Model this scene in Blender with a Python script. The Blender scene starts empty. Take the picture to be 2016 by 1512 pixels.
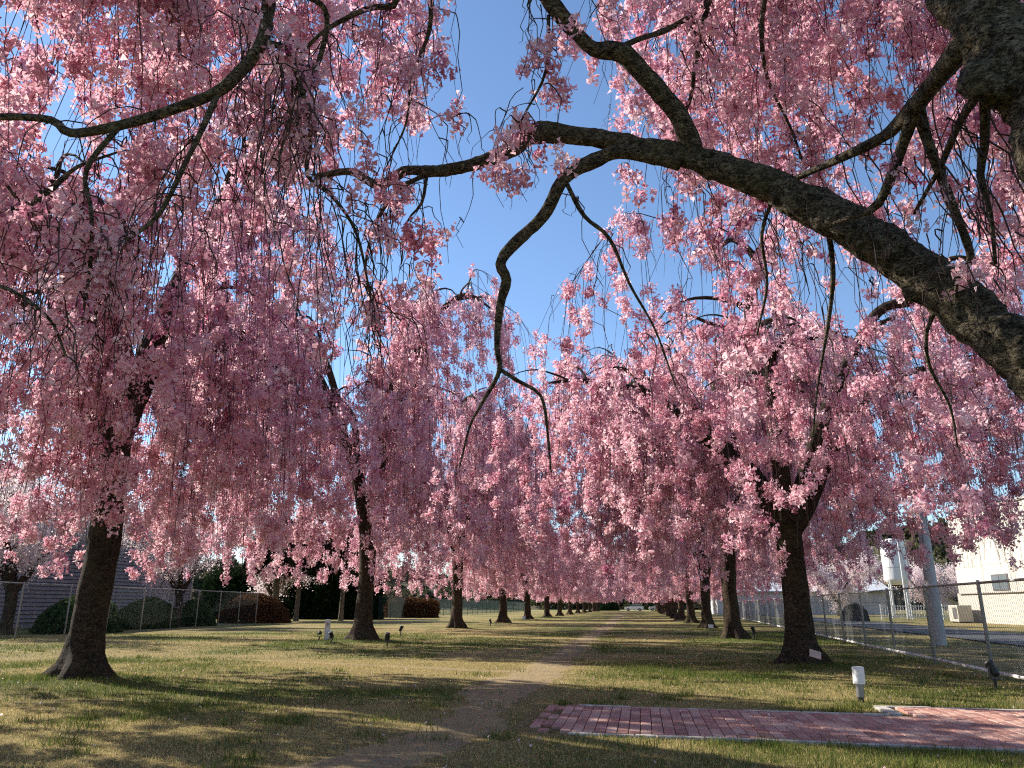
import bpy, math, random
import numpy as np
from math import radians, sin, cos, pi

# ------------------------------------------------------------------ camera, sky, sun, exposure
SC = bpy.context.scene
COL = SC.collection
F_PX, CAM_H, HOR_Y, VAN_X = 1494.0, 1.1, 1193.0, 1262.0        # focal length in photo pixels, eye height, horizon row, avenue vanishing column
PITCH = math.atan((HOR_Y - 756) / F_PX)
sP, cP = sin(PITCH), cos(PITCH)
YAW = math.atan(((VAN_X - 1008) / F_PX) / (cP + sP * (HOR_Y - 756) / F_PX))
sY, cY = sin(YAW), cos(YAW)
cam = bpy.data.cameras.new('camera')
cam.sensor_width = 36.0
cam.lens = 36.0 * F_PX / 2016.0
cam.clip_start, cam.clip_end = 0.1, 3000
camo = bpy.data.objects.new('camera', cam)
COL.objects.link(camo)
camo.location = (0, 0, CAM_H)
camo.rotation_euler = (pi / 2 + PITCH, 0, YAW)
SC.camera = camo

SUN_EL, SUN_AZ = radians(32), radians(-22)                     # sun stands left of the avenue and a little ahead
SUN_DIR = np.array([-cos(SUN_EL) * cos(SUN_AZ), -cos(SUN_EL) * sin(SUN_AZ), sin(SUN_EL)])
world = bpy.data.worlds.new('World')
SC.world = world
world.use_nodes = True
wn = world.node_tree
sky = wn.nodes.new('ShaderNodeTexSky')
sky.sky_type = 'NISHITA'
sky.sun_disc = False
sky.sun_elevation = SUN_EL
sky.sun_rotation = math.atan2(SUN_DIR[0], SUN_DIR[1])
sky.altitude = 300
sky.air_density = 1.0
sky.dust_density = 0.05
sky.ozone_density = 3.5
wn.links.new(sky.outputs[0], wn.nodes['Background'].inputs[0])
wn.nodes['Background'].inputs[1].default_value = 0.102
sun = bpy.data.lights.new('sun', 'SUN')
sun.energy = 5.0
sun.angle = radians(0.53)
sun.color = (1.0, 0.93, 0.82)
suno = bpy.data.objects.new('sun', sun)
COL.objects.link(suno)
suno.location = (-40, -10, 40)
suno.rotation_euler = (pi / 2 - SUN_EL, 0, math.atan2(SUN_DIR[1], SUN_DIR[0]) + pi / 2)
vs = SC.view_settings
vs.view_transform = 'Standard'
vs.look = 'None'
vs.exposure = 1.05
vs.gamma = 1
vs.use_curve_mapping = False
cy = SC.cycles
cy.max_bounces = 7
cy.diffuse_bounces = 4
cy.transmission_bounces = 5
cy.glossy_bounces = 2
cy.transparent_max_bounces = 6
cy.use_denoising = False
cy.filter_width = 1.15
cy.caustics_reflective = cy.caustics_refractive = False

# ------------------------------------------------------------------ helpers
def at(px, py, z):
    """world point of a photo position that lies z metres in front of the lens"""
    cx, v = (px - 1008) / F_PX * z, (756 - py) / F_PX
    u, w = z * (sP + cP * v), z * (cP - sP * v)
    return np.array([cx * cY - w * sY, cx * sY + w * cY, CAM_H + u])

def sock(n, name):
    return n.inputs[name]

def material(name, rough=0.85, spec=0.2):
    m = bpy.data.materials.new(name)
    m.use_nodes = True
    nt = m.node_tree
    b = nt.nodes['Principled BSDF']
    b.inputs['Roughness'].default_value = rough
    b.inputs['Specular IOR Level'].default_value = spec
    return m, nt, b

def ramp(nt, fac, stops):
    r = nt.nodes.new('ShaderNodeValToRGB')
    e = r.color_ramp.elements
    while len(e) < len(stops):
        e.new(0.5)
    for k, (p, c) in enumerate(stops):
        e[k].position = p
        e[k].color = (*c, 1)
    nt.links.new(fac, r.inputs[0])
    return r.outputs[0]

def noise(nt, scale, detail=4, rough=0.6, coords='Object', stretch=None, dist=0.0):
    tc = nt.nodes.new('ShaderNodeTexCoord')
    n = nt.nodes.new('ShaderNodeTexNoise')
    n.inputs['Scale'].default_value = scale
    n.inputs['Detail'].default_value = detail
    n.inputs['Roughness'].default_value = rough
    n.inputs['Distortion'].default_value = dist
    src = tc.outputs[coords]
    if stretch:
        mp = nt.nodes.new('ShaderNodeMapping')
        mp.inputs['Scale'].default_value = stretch
        nt.links.new(src, mp.inputs[0])
        src = mp.outputs[0]
    nt.links.new(src, n.inputs['Vector'])
    return n.outputs['Fac']

def mixc(nt, fac, a, b, mode='MIX'):
    m = nt.nodes.new('ShaderNodeMix')
    m.data_type = 'RGBA'
    m.blend_type = mode
    for k, v in ((0, fac), (6, a), (7, b)):
        if hasattr(v, 'node'):
            nt.links.new(v, m.inputs[k])
        else:
            m.inputs[k].default_value = v if k == 0 else (*v, 1)
    return m.outputs[2]

def bump(nt, b, h, strength, dist=0.02):
    n = nt.nodes.new('ShaderNodeBump')
    n.inputs['Strength'].default_value = strength
    n.inputs['Distance'].default_value = dist
    nt.links.new(h, n.inputs['Height'])
    nt.links.new(n.outputs[0], b.inputs['Normal'])

def simple_mat(name, c, rough=0.7, var=0.12, scale=6.0, spec=0.3, metal=0.0, bumps=0.0):
    """a plain coat of one colour with dirt-like variation"""
    m, nt, b = material(name, rough, spec)
    lo = tuple(v * (1 - var) for v in c)
    hi = tuple(min(1, v * (1 + var)) for v in c)
    n = noise(nt, scale, 5, 0.65)
    nt.links.new(ramp(nt, n, [(0.3, lo), (0.7, hi)]), b.inputs['Base Color'])
    b.inputs['Metallic'].default_value = metal
    if bumps:
        bump(nt, b, noise(nt, scale * 8, 3), bumps, 0.01)
    return m

def petal_mat(name, stops, trans=0.5):
    m = bpy.data.materials.new(name)
    m.use_nodes = True
    nt = m.node_tree
    nt.nodes.remove(nt.nodes['Principled BSDF'])
    out = nt.nodes['Material Output']
    a = nt.nodes.new('ShaderNodeAttribute')
    a.attribute_name = 'tint'
    col = ramp(nt, a.outputs['Fac'], stops)
    d = nt.nodes.new('ShaderNodeBsdfDiffuse')
    t = nt.nodes.new('ShaderNodeBsdfTranslucent')
    x = nt.nodes.new('ShaderNodeMixShader')
    x.inputs[0].default_value = trans
    nt.links.new(col, d.inputs[0])
    nt.links.new(col, t.inputs[0])
    nt.links.new(d.outputs[0], x.inputs[1])
    nt.links.new(t.outputs[0], x.inputs[2])
    nt.links.new(x.outputs[0], out.inputs[0])
    return m

def bark_mat(name, dark, light, moss=0.5, scale=1.0):
    m, nt, b = material(name, 0.92, 0.15)
    n1 = noise(nt, 13 * scale, 6, 0.72, stretch=(1, 1, 1.6), dist=0.8)
    n2 = noise(nt, 38 * scale, 5, 0.75, stretch=(1, 1, 2.6))
    n3 = noise(nt, 2.2 * scale, 3, 0.6)
    c = ramp(nt, n1, [(0.36, dark), (0.50, tuple((p + q) / 2 for p, q in zip(dark, light))), (0.60, light)])
    c = mixc(nt, ramp(nt, n2, [(0.40, (0, 0, 0)), (0.55, (1, 1, 1))]), tuple(v * 0.4 for v in dark), c)
    c = mixc(nt, ramp(nt, n3, [(0.52, (0, 0, 0)), (0.72, (moss, moss, moss))]), c, (0.13, 0.12, 0.045))
    nt.links.new(c, b.inputs['Base Color'])
    ad = nt.nodes.new('ShaderNodeMath')
    ad.operation = 'MULTIPLY_ADD'
    nt.links.new(n2, ad.inputs[0])
    ad.inputs[1].default_value = 0.7
    nt.links.new(n1, ad.inputs[2])
    bump(nt, b, ad.outputs[0], 1.0, 0.06)
    return m

M = {}
M['petal'] = petal_mat('cherry_petals', [(0.0, (0.36, 0.08, 0.19)), (0.16, (0.60, 0.25, 0.345)), (0.45, (0.78, 0.455, 0.525)), (0.8, (0.88, 0.63, 0.67)), (1.0, (0.95, 0.80, 0.82))], 0.5)
M['pale_petal'] = petal_mat('pale_petals', [(0.0, (0.55, 0.42, 0.42)), (0.5, (0.78, 0.66, 0.66)), (1.0, (0.88, 0.80, 0.78))])
M['bark'] = bark_mat('cherry_bark', (0.022, 0.014, 0.010), (0.14, 0.10, 0.065), 0.4)
M['bark_near'] = bark_mat('cherry_bark_mossy', (0.035, 0.026, 0.018), (0.44, 0.37, 0.25), 0.5, 1.3)
M['twig'] = simple_mat('twig_bark', (0.060, 0.036, 0.030), 0.85, 0.3, 20)
M['grass'] = petal_mat('grass_blades', [(0.0, (0.055, 0.095, 0.018)), (0.35, (0.13, 0.155, 0.04)), (0.6, (0.38, 0.305, 0.11)), (0.8, (0.57, 0.46, 0.19)), (1.0, (0.70, 0.575, 0.28))], 0.4)
M['leaf_dark'] = petal_mat('evergreen_leaves', [(0.0, (0.007, 0.013, 0.006)), (1.0, (0.022, 0.042, 0.016))], 0.25)
M['leaf_green'] = petal_mat('shrub_leaves', [(0.0, (0.03, 0.055, 0.02)), (1.0, (0.085, 0.13, 0.045))], 0.3)
M['leaf_brown'] = petal_mat('brown_shrub_leaves', [(0.0, (0.055, 0.026, 0.014)), (1.0, (0.17, 0.085, 0.04))], 0.3)
M['leaf_hill'] = petal_mat('hill_wood_leaves', [(0.0, (0.04, 0.05, 0.025)), (0.6, (0.09, 0.085, 0.045)), (1.0, (0.16, 0.13, 0.09))], 0.3)
M['galv'] = simple_mat('galvanised_steel', (0.42, 0.42, 0.41), 0.5, 0.25, 9, 0.5, 0.35)
M['rail_white'] = simple_mat('weathered_white_rail', (0.62, 0.60, 0.56), 0.7, 0.3, 5)
M['post_dark'] = simple_mat('weathered_post_paint', (0.30, 0.30, 0.30), 0.6, 0.35, 4)
M['wire'] = simple_mat('fence_wire', (0.24, 0.25, 0.25), 0.55, 0.15, 20, 0.5, 0.3)
M['wire_green'] = simple_mat('green_coated_wire', (0.05, 0.08, 0.075), 0.7, 0.15, 20, 0.1)
M['concrete'] = simple_mat('pale_concrete', (0.42, 0.39, 0.34), 0.9, 0.35, 12, 0.2, 0, 0.2)
M['pole'] = simple_mat('pole_concrete', (0.42, 0.41, 0.40), 0.9, 0.12, 3, 0.2, 0, 0.1)
M['black'] = simple_mat('black_plastic', (0.018, 0.018, 0.019), 0.5, 0.2, 10, 0.4)
M['lens'] = simple_mat('lamp_lens', (0.10, 0.11, 0.12), 0.15, 0.1, 10, 0.6)
M['white'] = simple_mat('white_paint', (0.66, 0.66, 0.65), 0.55, 0.05, 3)
M['white_wall'] = simple_mat('cream_wall_panels', (0.46, 0.43, 0.37), 0.85, 0.06, 0.6, 0.2)
M['steel_grey'] = simple_mat('bollard_steel', (0.22, 0.21, 0.205), 0.4, 0.12, 6, 0.5, 0.6)
M['siding'] = simple_mat('grey_siding', (0.20, 0.20, 0.215), 0.8, 0.14, 1.2, 0.2)
M['fascia'] = simple_mat('beige_fascia', (0.34, 0.31, 0.28), 0.8, 0.1, 1.0)
M['roof_grey'] = simple_mat('grey_metal_roof', (0.48, 0.50, 0.52), 0.6, 0.1, 0.8, 0.4)
M['shed'] = simple_mat('pale_grey_cladding', (0.47, 0.49, 0.49), 0.75, 0.1, 0.5)
M['glass'] = simple_mat('window_glass', (0.13, 0.16, 0.17), 0.12, 0.1, 2, 0.6)
M['plate'] = simple_mat('plate_pinkish', (0.50, 0.36, 0.32), 0.6, 0.1, 8)
M['rubber'] = simple_mat('tyre_rubber', (0.02, 0.02, 0.02), 0.9, 0.1, 8)
M['brass'] = simple_mat('brass_tap', (0.30, 0.12, 0.07), 0.45, 0.1, 8, 0.5, 0.5)

def link(name, me, mat=None, parent=None, loc=None, rot=None):
    o = bpy.data.objects.new(name, me)
    COL.objects.link(o)
    if mat is not None and me is not None and not me.materials:
        me.materials.append(mat)
    if parent is not None:
        o.parent = parent
    if loc is not None:
        o.location = loc
    if rot is not None:
        o.rotation_euler = rot
    return o

def tag(o, label=None, cat=None, group=None, kind=None):
    for k, v in (('label', label), ('category', cat), ('group', group), ('kind', kind)):
        if v:
            o[k] = v
    return o

def thing(name, loc, label, cat, group=None, rz=0.0):
    o = bpy.data.objects.new(name, None)
    COL.objects.link(o)
    o.empty_display_size = 0.3
    o.location = loc
    o.rotation_euler = (0, 0, rz)
    return tag(o, label, cat, group)

def np_mesh(name, verts, faces, tint=None, smooth=False):
    """verts (n,3); faces (m,k) with one k; tint per face"""
    verts = np.asarray(verts, np.float32)
    faces = np.asarray(faces, np.int32)
    me = bpy.data.meshes.new(name)
    m, k = faces.shape
    me.vertices.add(len(verts))
    me.vertices.foreach_set('co', verts.ravel())
    me.loops.add(m * k)
    me.loops.foreach_set('vertex_index', faces.ravel())
    me.polygons.add(m)
    me.polygons.foreach_set('loop_start', np.arange(0, m * k, k, dtype=np.int32))
    me.polygons.foreach_set('loop_total', np.full(m, k, np.int32))
    if smooth:
        me.polygons.foreach_set('use_smooth', np.ones(m, bool))
    me.update(calc_edges=True)
    if tint is not None:
        a = me.attributes.new('tint', 'FLOAT', 'FACE')
        a.data.foreach_set('value', np.asarray(tint, np.float32))
    return me

class MB:
    """collects boxes, tubes and prisms and builds one mesh"""
    def __init__(self):
        self.v, self.f = [], []
    def raw(self, v, f):
        n = len(self.v)
        self.v += [tuple(map(float, p)) for p in v]
        self.f += [tuple(int(i) + n for i in q) for q in f]
        return self
    def box(self, x0, x1, y0, y1, z0, z1):
        v = [(x, y, z) for z in (z0, z1) for x, y in ((x0, y0), (x1, y0), (x1, y1), (x0, y1))]
        return self.raw(v, [(3, 2, 1, 0), (4, 5, 6, 7), (0, 1, 5, 4), (1, 2, 6, 5), (2, 3, 7, 6), (3, 0, 4, 7)])
    def bevel_box(self, x0, x1, y0, y1, z0, z1, b):
        v = []
        for z, e in ((z0, 0), (z1 - b, 0), (z1, b)):
            v += [(x0 + e, y0 + e, z), (x1 - e, y0 + e, z), (x1 - e, y1 - e, z), (x0 + e, y1 - e, z)]
        f = [(3, 2, 1, 0), (8, 9, 10, 11)]
        for r in (0, 4):
            f += [(r + k, r + (k + 1) % 4, r + 4 + (k + 1) % 4, r + 4 + k) for k in range(4)]
        return self.raw(v, f)
    def lathe(self, prof, n=12, c=(0, 0), squash=1.0):
        v, f = [], []
        for r, z in prof:
            v += [(c[0] + r * cos(2 * pi * k / n), c[1] + squash * r * sin(2 * pi * k / n), z) for k in range(n)]
        for j in range(len(prof) - 1):
            f += [(j * n + k, j * n + (k + 1) % n, (j + 1) * n + (k + 1) % n, (j + 1) * n + k) for k in range(n)]
        f += [tuple(range(n - 1, -1, -1)), tuple(range((len(prof) - 1) * n, len(prof) * n))]
        return self.raw(v, f)
    def tube(self, pts, r, n=8):
        v, f = tube_arrays(np.array(pts, float), np.full(len(pts), r) if np.isscalar(r) else np.array(r, float), n)
        q = self.raw(v, f)
        m = len(pts)
        o = len(self.v) - m * n
        self.f += [tuple(o + k for k in range(n - 1, -1, -1)), tuple(o + (m - 1) * n + k for k in range(n))]
        return q
    def prism(self, poly, x0, x1):
        """poly of (y,z) swept along x"""
        n = len(poly)
        v = [(x0, y, z) for y, z in poly] + [(x1, y, z) for y, z in poly]
        f = [tuple(range(n - 1, -1, -1)), tuple(range(n, 2 * n))]
        f += [(k, (k + 1) % n, n + (k + 1) % n, n + k) for k in range(n)]
        return self.raw(v, f)
    def build(self, name, mat, parent=None, loc=None, rot=None, smooth=False):
        return link(name, self.mesh(name, smooth), mat, parent, loc, rot)
    def mesh(self, name, smooth=False):
        me = bpy.data.meshes.new(name)
        me.from_pydata(self.v, [], self.f)
        if smooth:
            me.polygons.foreach_set('use_smooth', np.ones(len(me.polygons), bool))
        me.update()
        return me

def tube_arrays(p, r, n):
    m = len(p)
    t = np.gradient(p, axis=0)
    t /= np.linalg.norm(t, axis=1)[:, None] + 1e-9
    ref = np.array([0.0, 0, 1]) if abs(t[0][2]) < 0.8 else np.array([1.0, 0, 0])
    u = np.cross(t[0], ref)
    u /= np.linalg.norm(u)
    a = np.arange(n) * 2 * pi / n
    v = np.zeros((m, n, 3))
    for k in range(m):
        u = u - t[k] * np.dot(u, t[k])
        u /= np.linalg.norm(u) + 1e-9
        w = np.cross(t[k], u)
        rr = r[k] if np.ndim(r[k]) else np.full(n, r[k])
        v[k] = p[k] + rr[:, None] * (np.cos(a)[:, None] * u + np.sin(a)[:, None] * w)
    k, j = np.meshgrid(np.arange(m - 1), np.arange(n), indexing='ij')
    j2 = (j + 1) % n
    f = np.stack([k * n + j, k * n + j2, (k + 1) * n + j2, (k + 1) * n + j], -1).reshape(-1, 4)
    return v.reshape(-1, 3), f

def smooth_path(pts, step):
    """Catmull-Rom through pts (any number of columns), resampled about every step metres"""
    P = np.array(pts, float)
    P = np.vstack([2 * P[0] - P[1], P, 2 * P[-1] - P[-2]])
    out = []
    for k in range(1, len(P) - 2):
        n = max(2, int(np.linalg.norm(P[k + 1][:3] - P[k][:3]) / step))
        t = np.linspace(0, 1, n, endpoint=False)[:, None]
        a, b, c, d = P[k - 1:k + 3]
        out.append(0.5 * (2 * b + (c - a) * t + (2 * a - 5 * b + 4 * c - d) * t ** 2 + (3 * b - a - 3 * c + d) * t ** 3))
    out.append(P[-2][None])
    return np.vstack(out)

_nr = np.random.RandomState(5)
_D = _nr.normal(size=(14, 3))
_PH = _nr.rand(14) * 6.28
def wob(p, f):
    """smooth pseudo noise of 3-D points, about -1..1"""
    q = (p @ _D.T) * f + _PH
    return (np.sin(q) + 0.5 * np.sin(q[:, ::-1] * 1.9 + 1.3)).mean(1) * 1.9

def bough(pts, n=12, step=0.08, crag=0.12, seed=0.0, freq=7.0):
    """limb mesh arrays from rows of x,y,z,r with an uneven, knobbly skin"""
    q = smooth_path(pts, step)
    v, f = tube_arrays(q[:, :3], np.maximum(q[:, 3], 0.003), n)
    ctr = np.repeat(q[:, :3], n, 0)
    k = 1 + crag * wob(v + seed, freq) + crag * 0.6 * wob(v - seed, freq * 3.1) + (crag * 0.45 * wob(v * 1.7 + seed, freq * 7.3) if n >= 28 else 0)
    v = ctr + (v - ctr) * k[:, None]
    m = len(q)
    t0, t1 = unit3(q[0, :3] - q[1, :3]) * q[0, 3] * 0.4, unit3(q[-1, :3] - q[-2, :3]) * q[-1, 3] * 0.4
    cap0, cap1 = q[0, :3] + t0 + (v[:n] - q[0, :3]) * 0.05, q[-1, :3] + t1 + (v[-n:] - q[-1, :3]) * 0.05
    v = np.vstack([v, cap0, cap1])
    j = np.arange(n)
    j2 = (j + 1) % n
    f = np.vstack([f, np.stack([m * n + j, m * n + j2, j2, j], 1), np.stack([(m - 1) * n + j, (m - 1) * n + j2, (m + 1) * n + j2, (m + 1) * n + j], 1)])
    return v, f

def unit3(a):
    return a / (np.linalg.norm(a) + 1e-9)

def join(parts):
    vs, fs, o = [], [], 0
    for v, f in parts:
        vs.append(v)
        fs.append(np.asarray(f) + o)
        o += len(v)
    return np.vstack(vs), np.vstack(fs)

_L = np.random.RandomState(11).rand(256, 256)
def vnoise(x, y, s, octv=3):
    x, y = np.asarray(x, float) / s, np.asarray(y, float) / s
    t, a, tot = 0, 1.0, 0
    for o in range(octv):
        xi, yi = np.floor(x).astype(int), np.floor(y).astype(int)
        fx, fy = x - xi, y - yi
        fx, fy = fx * fx * (3 - 2 * fx), fy * fy * (3 - 2 * fy)
        g = lambda a_, b_: _L[(a_ + 37 * o) & 255, (b_ + 91 * o) & 255]
        t = t + a * ((g(xi, yi) * (1 - fx) + g(xi + 1, yi) * fx) * (1 - fy) + (g(xi, yi + 1) * (1 - fx) + g(xi + 1, yi + 1) * fx) * fy)
        tot += a
        a *= 0.55
        x, y = x * 2.03 + 5.1, y * 2.03 + 9.7
    return t / tot

# ------------------------------------------------------------------ the ground
LEFT_ROW = [(-8.3, 10.9), (-8.8, 24.35), (-8.95, 38.0), (-8.9, 50.8), (-9.2, 64.5), (-9.2, 78)] + [(-9.3, 78 + 13.3 * k) for k in range(1, 8)]
RIGHT_ROW = [(2.87, 15.5), (2.95, 27.0), (3.15, 39.6), (3.1, 51.3), (3.1, 63.8)] + [(3.1, 63.8 + 12.3 * k) for k in range(1, 9)]
R0, L0 = (2.95, 3.3), (-8.3, -2.6)
TRUNKS = LEFT_ROW + RIGHT_ROW + [R0, L0]
DIRT = np.array([(-2.3, 3.0, .75), (-2.0, 5.6, .72), (-1.75, 7.5, .60), (-1.7, 9.2, .55), (-1.95, 11.4, .72), (-1.75, 14, .62), (-1.75, 17, .55), (-1.85, 22, .5), (-1.95, 27, .46), (-1.9, 38, .5), (-1.9, 49, .5), (-2.3, 70, .55), (-2.7, 95, .6), (-2.7, 160, .6)])

def path_far(x):
    return 9.30 - 0.088 * x
def path_near(x):
    return 7.37 - 0.080 * x
def in_paving(x, y, m=0.0):
    a = (x > -1.25 - m) & (x < 5.3 + m) & (y > path_near(x) - m) & (y < path_far(x) + m)
    b = (x > 2.55 - m) & (x < 5.3 + m) & (y > 8.5) & (y < 9.83 + m)
    return a | b
def dirt_d(x, y):
    """distance to the trodden track's middle over its half width"""
    cx = np.interp(y, DIRT[:, 1], DIRT[:, 0])
    hw = np.interp(y, DIRT[:, 1], DIRT[:, 2])
    return np.abs(x - cx) / hw
def gz(x, y):
    x, y = np.asarray(x, float), np.asarray(y, float)
    z = 0.05 * (vnoise(x, y, 4.5, 3) - 0.5)
    for tx, ty in TRUNKS:
        z = z + 0.11 * np.exp(-((x - tx) ** 2 + (y - ty) ** 2) / 1.1)
    flat = np.clip(1.6 - np.hypot(np.maximum(np.abs(x - 2.0) - 3.3, 0), np.maximum(np.abs(y - 8.5) - 1.5, 0)) / 0.4, 0, 1)
    return z * (1 - flat) - 0.012 * flat
def greenness(x, y):
    """0 straw-dry, 1 fresh green"""
    g = (vnoise(x, y, 1.7, 4) - 0.5) * 2.1 + (vnoise(x + 50, y, 7.0, 2) - 0.5) * 0.9 + 0.34
    for tx, ty in TRUNKS:
        g = g + 0.5 * np.exp(-((x - tx) ** 2 + (y - ty) ** 2) / 3.2)
    g = g + 0.25 * np.exp(-((x - 4.3) / 1.4) ** 2) * (y > 9) - 0.25 * np.exp(-((x + 4.5) / 2.5) ** 2) * (y < 9)
    g = g - 0.7 * np.clip(1.25 - dirt_d(x, y), 0, 1)
    return np.clip(g, 0, 1)

m, nt, b = material('dry_lawn', 0.95, 0.1)
at_ = nt.nodes.new('ShaderNodeAttribute')
at_.attribute_name = 'tint'
fine = noise(nt, 22, 8, 0.82)
mid = noise(nt, 3.0, 5, 0.7)
dry = ramp(nt, fine, [(0.32, (0.12, 0.085, 0.035)), (0.5, (0.33, 0.255, 0.11)), (0.66, (0.62, 0.50, 0.24))])
grn = ramp(nt, fine, [(0.28, (0.045, 0.06, 0.014)), (0.5, (0.105, 0.13, 0.032)), (0.75, (0.20, 0.20, 0.07))])
add = nt.nodes.new('ShaderNodeMath')
add.operation = 'MULTIPLY_ADD'
nt.links.new(mid, add.inputs[0])
add.inputs[1].default_value = 1.3
nt.links.new(at_.outputs['Fac'], add.inputs[2])
sub = nt.nodes.new('ShaderNodeMath')
sub.operation = 'SUBTRACT'
sub.use_clamp = True
nt.links.new(add.outputs[0], sub.inputs[0])
sub.inputs[1].default_value = 0.62
nt.links.new(mixc(nt, sub.outputs[0], dry, grn), b.inputs['Base Color'])
bump(nt, b, fine, 1.0, 0.08)
M['lawn'] = m

xs = np.concatenate([[-900, -500, -250, -120, -80, -60, -45, -36], np.arange(-30, -12, 0.8), np.arange(-12, 9, 0.33), np.arange(9, 30, 0.9), [32, 36, 45, 60, 90, 150, 260, 500, 900]])
ys = np.concatenate([[-300, -120, -60, -30, -15, -8, -4], np.arange(-2, 3, 0.6), np.arange(3, 30, 0.3), np.arange(30, 70, 0.9), np.arange(70, 200, 4), [210, 240, 300, 420, 700, 1300]])
X, Y = np.meshgrid(xs, ys, indexing='ij')
Z = gz(X, Y)
nx, ny = len(xs), len(ys)
i, j = np.meshgrid(np.arange(nx - 1), np.arange(ny - 1), indexing='ij')
faces = np.stack([i * ny + j, (i + 1) * ny + j, (i + 1) * ny + j + 1, i * ny + j + 1], -1).reshape(-1, 4)
me = np_mesh('lawn', np.stack([X, Y, Z], -1).reshape(-1, 3), faces, smooth=True)
a = me.attributes.new('tint', 'FLOAT', 'POINT')
a.data.foreach_set('value', greenness(X, Y).astype(np.float32).ravel())
tag(link('lawn', me, M['lawn']), kind='structure')

# trodden earth track
m, nt, b = material('trodden_earth', 0.95, 0.1)
n1 = noise(nt, 30, 6, 0.75)
n2 = noise(nt, 2.4, 5, 0.7)
c1 = ramp(nt, n1, [(0.3, (0.125, 0.093, 0.056)), (0.55, (0.27, 0.208, 0.128)), (0.75, (0.45, 0.36, 0.225))])
c2 = ramp(nt, n1, [(0.3, (0.20, 0.15, 0.075)), (0.6, (0.36, 0.275, 0.14)), (0.75, (0.45, 0.36, 0.19))])
nt.links.new(mixc(nt, ramp(nt, n2, [(0.38, (0, 0, 0)), (0.60, (1, 1, 1))]), c1, c2), b.inputs['Base Color'])
bump(nt, b, n1, 0.6, 0.03)
M['earth'] = m
def track(name, ctrl, y_is_long=True):
    """a trodden strip with ragged edges laid just above the lawn; ctrl rows of across, along, half width"""
    yy = np.concatenate([np.arange(ctrl[0, 1], min(40, ctrl[-1, 1]), 0.12), np.arange(40, ctrl[-1, 1], 1.5)])
    cx, hw = np.interp(yy, ctrl[:, 1], ctrl[:, 0]), np.interp(yy, ctrl[:, 1], ctrl[:, 2])
    rag = lambda o: 0.85 + 1.1 * (vnoise(yy, yy * 0 + o, 0.5, 4) - 0.5) + 0.7 * (vnoise(yy, yy * 0 + o + 9, 3, 2) - 0.5)
    us = np.linspace(-1, 1, 7)
    PX = np.stack([cx + hw * u * (rag(3) if u < 0 else rag(17)) for u in us], 1)
    PY = np.repeat(yy[:, None], 7, 1)
    if not y_is_long:
        PX, PY = PY, PX
    PZ = gz(PX, PY) + 0.006 - 0.02 * (np.abs(us)[None, :] > 0.99)
    k, j = np.meshgrid(np.arange(len(yy) - 1), np.arange(6), indexing='ij')
    F = np.stack([k * 7 + j, k * 7 + j + 1, (k + 1) * 7 + j + 1, (k + 1) * 7 + j], -1).reshape(-1, 4)
    tag(link(name, np_mesh(name, np.stack([PX, PY, PZ], -1).reshape(-1, 3), F if y_is_long else F[:, ::-1], smooth=True), M['earth']), kind='structure')
track('dirt_path', DIRT)
track('side_track', np.array([(16.2, -9.5, .10), (15.6, -7, .16), (14.9, -5, .2), (14.2, -3.2, .24), (13.9, -2.1, .3)]), False)

# asphalt road beyond the galvanised fence
m, nt, b = material('asphalt', 0.9, 0.2)
n1 = noise(nt, 60, 4, 0.7)
n2 = noise(nt, 0.6, 4, 0.6)
nt.links.new(mixc(nt, 0.5, ramp(nt, n1, [(0.3, (0.055, 0.057, 0.062)), (0.7, (0.11, 0.112, 0.118))]), ramp(nt, n2, [(0.3, (0.06, 0.06, 0.065)), (0.7, (0.12, 0.12, 0.125))])), b.inputs['Base Color'])
M['asphalt'] = m
yy = np.arange(8, 150, 2.0)
w = np.array([10.2, 11.5, 12.8, 14.1])
RX = w[None, :] + 0.05 * (yy[:, None] - 20)
RZ = gz(RX, np.repeat(yy[:, None], 4, 1)) * 0 + 0.045
k, j = np.meshgrid(np.arange(len(yy) - 1), np.arange(3), indexing='ij')
tag(link('road', np_mesh('road', np.stack([RX, np.repeat(yy[:, None], 4, 1), RZ], -1).reshape(-1, 3), np.stack([k * 4 + j, k * 4 + j + 1, (k + 1) * 4 + j + 1, (k + 1) * 4 + j], -1).reshape(-1, 4)), M['asphalt']), kind='structure')

# ------------------------------------------------------------------ paving
m, nt, b = material('clay_pavers', 0.85, 0.2)
oi = nt.nodes.new('ShaderNodeObjectInfo')
atn = nt.nodes.new('ShaderNodeAttribute')
atn.attribute_name = 'tint'
ad = nt.nodes.new('ShaderNodeMath')
nt.links.new(oi.outputs['Random'], ad.inputs[0])
nt.links.new(atn.outputs['Fac'], ad.inputs[1])
fr = nt.nodes.new('ShaderNodeMath')
fr.operation = 'FRACT'
nt.links.new(ad.outputs[0], fr.inputs[0])
base = ramp(nt, fr.outputs[0], [(0.0, (0.25, 0.105, 0.085)), (0.3, (0.36, 0.17, 0.135)), (0.55, (0.44, 0.245, 0.195)), (0.8, (0.52, 0.34, 0.27)), (1.0, (0.31, 0.135, 0.115))])
dirtn = noise(nt, 7, 5, 0.7, coords='Generated')
base = mixc(nt, ramp(nt, noise(nt, 55, 4, 0.7), [(0.4, (0, 0, 0)), (0.75, (0.55, 0.55, 0.55))]), base, (0.40, 0.31, 0.25))
nt.links.new(base, b.inputs['Base Color'])
bump(nt, b, noise(nt, 90, 3, 0.6), 0.25, 0.006)
M['brick'] = m
BW, BL, GAP = 0.104, 0.235, 0.006
pav = tag(link('brick_path', MB().box(-1.2, 5.3, 7.2, 9.4, -0.08, -0.015).mesh('brick_path_bed'), M['earth']), kind='structure')
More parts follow.
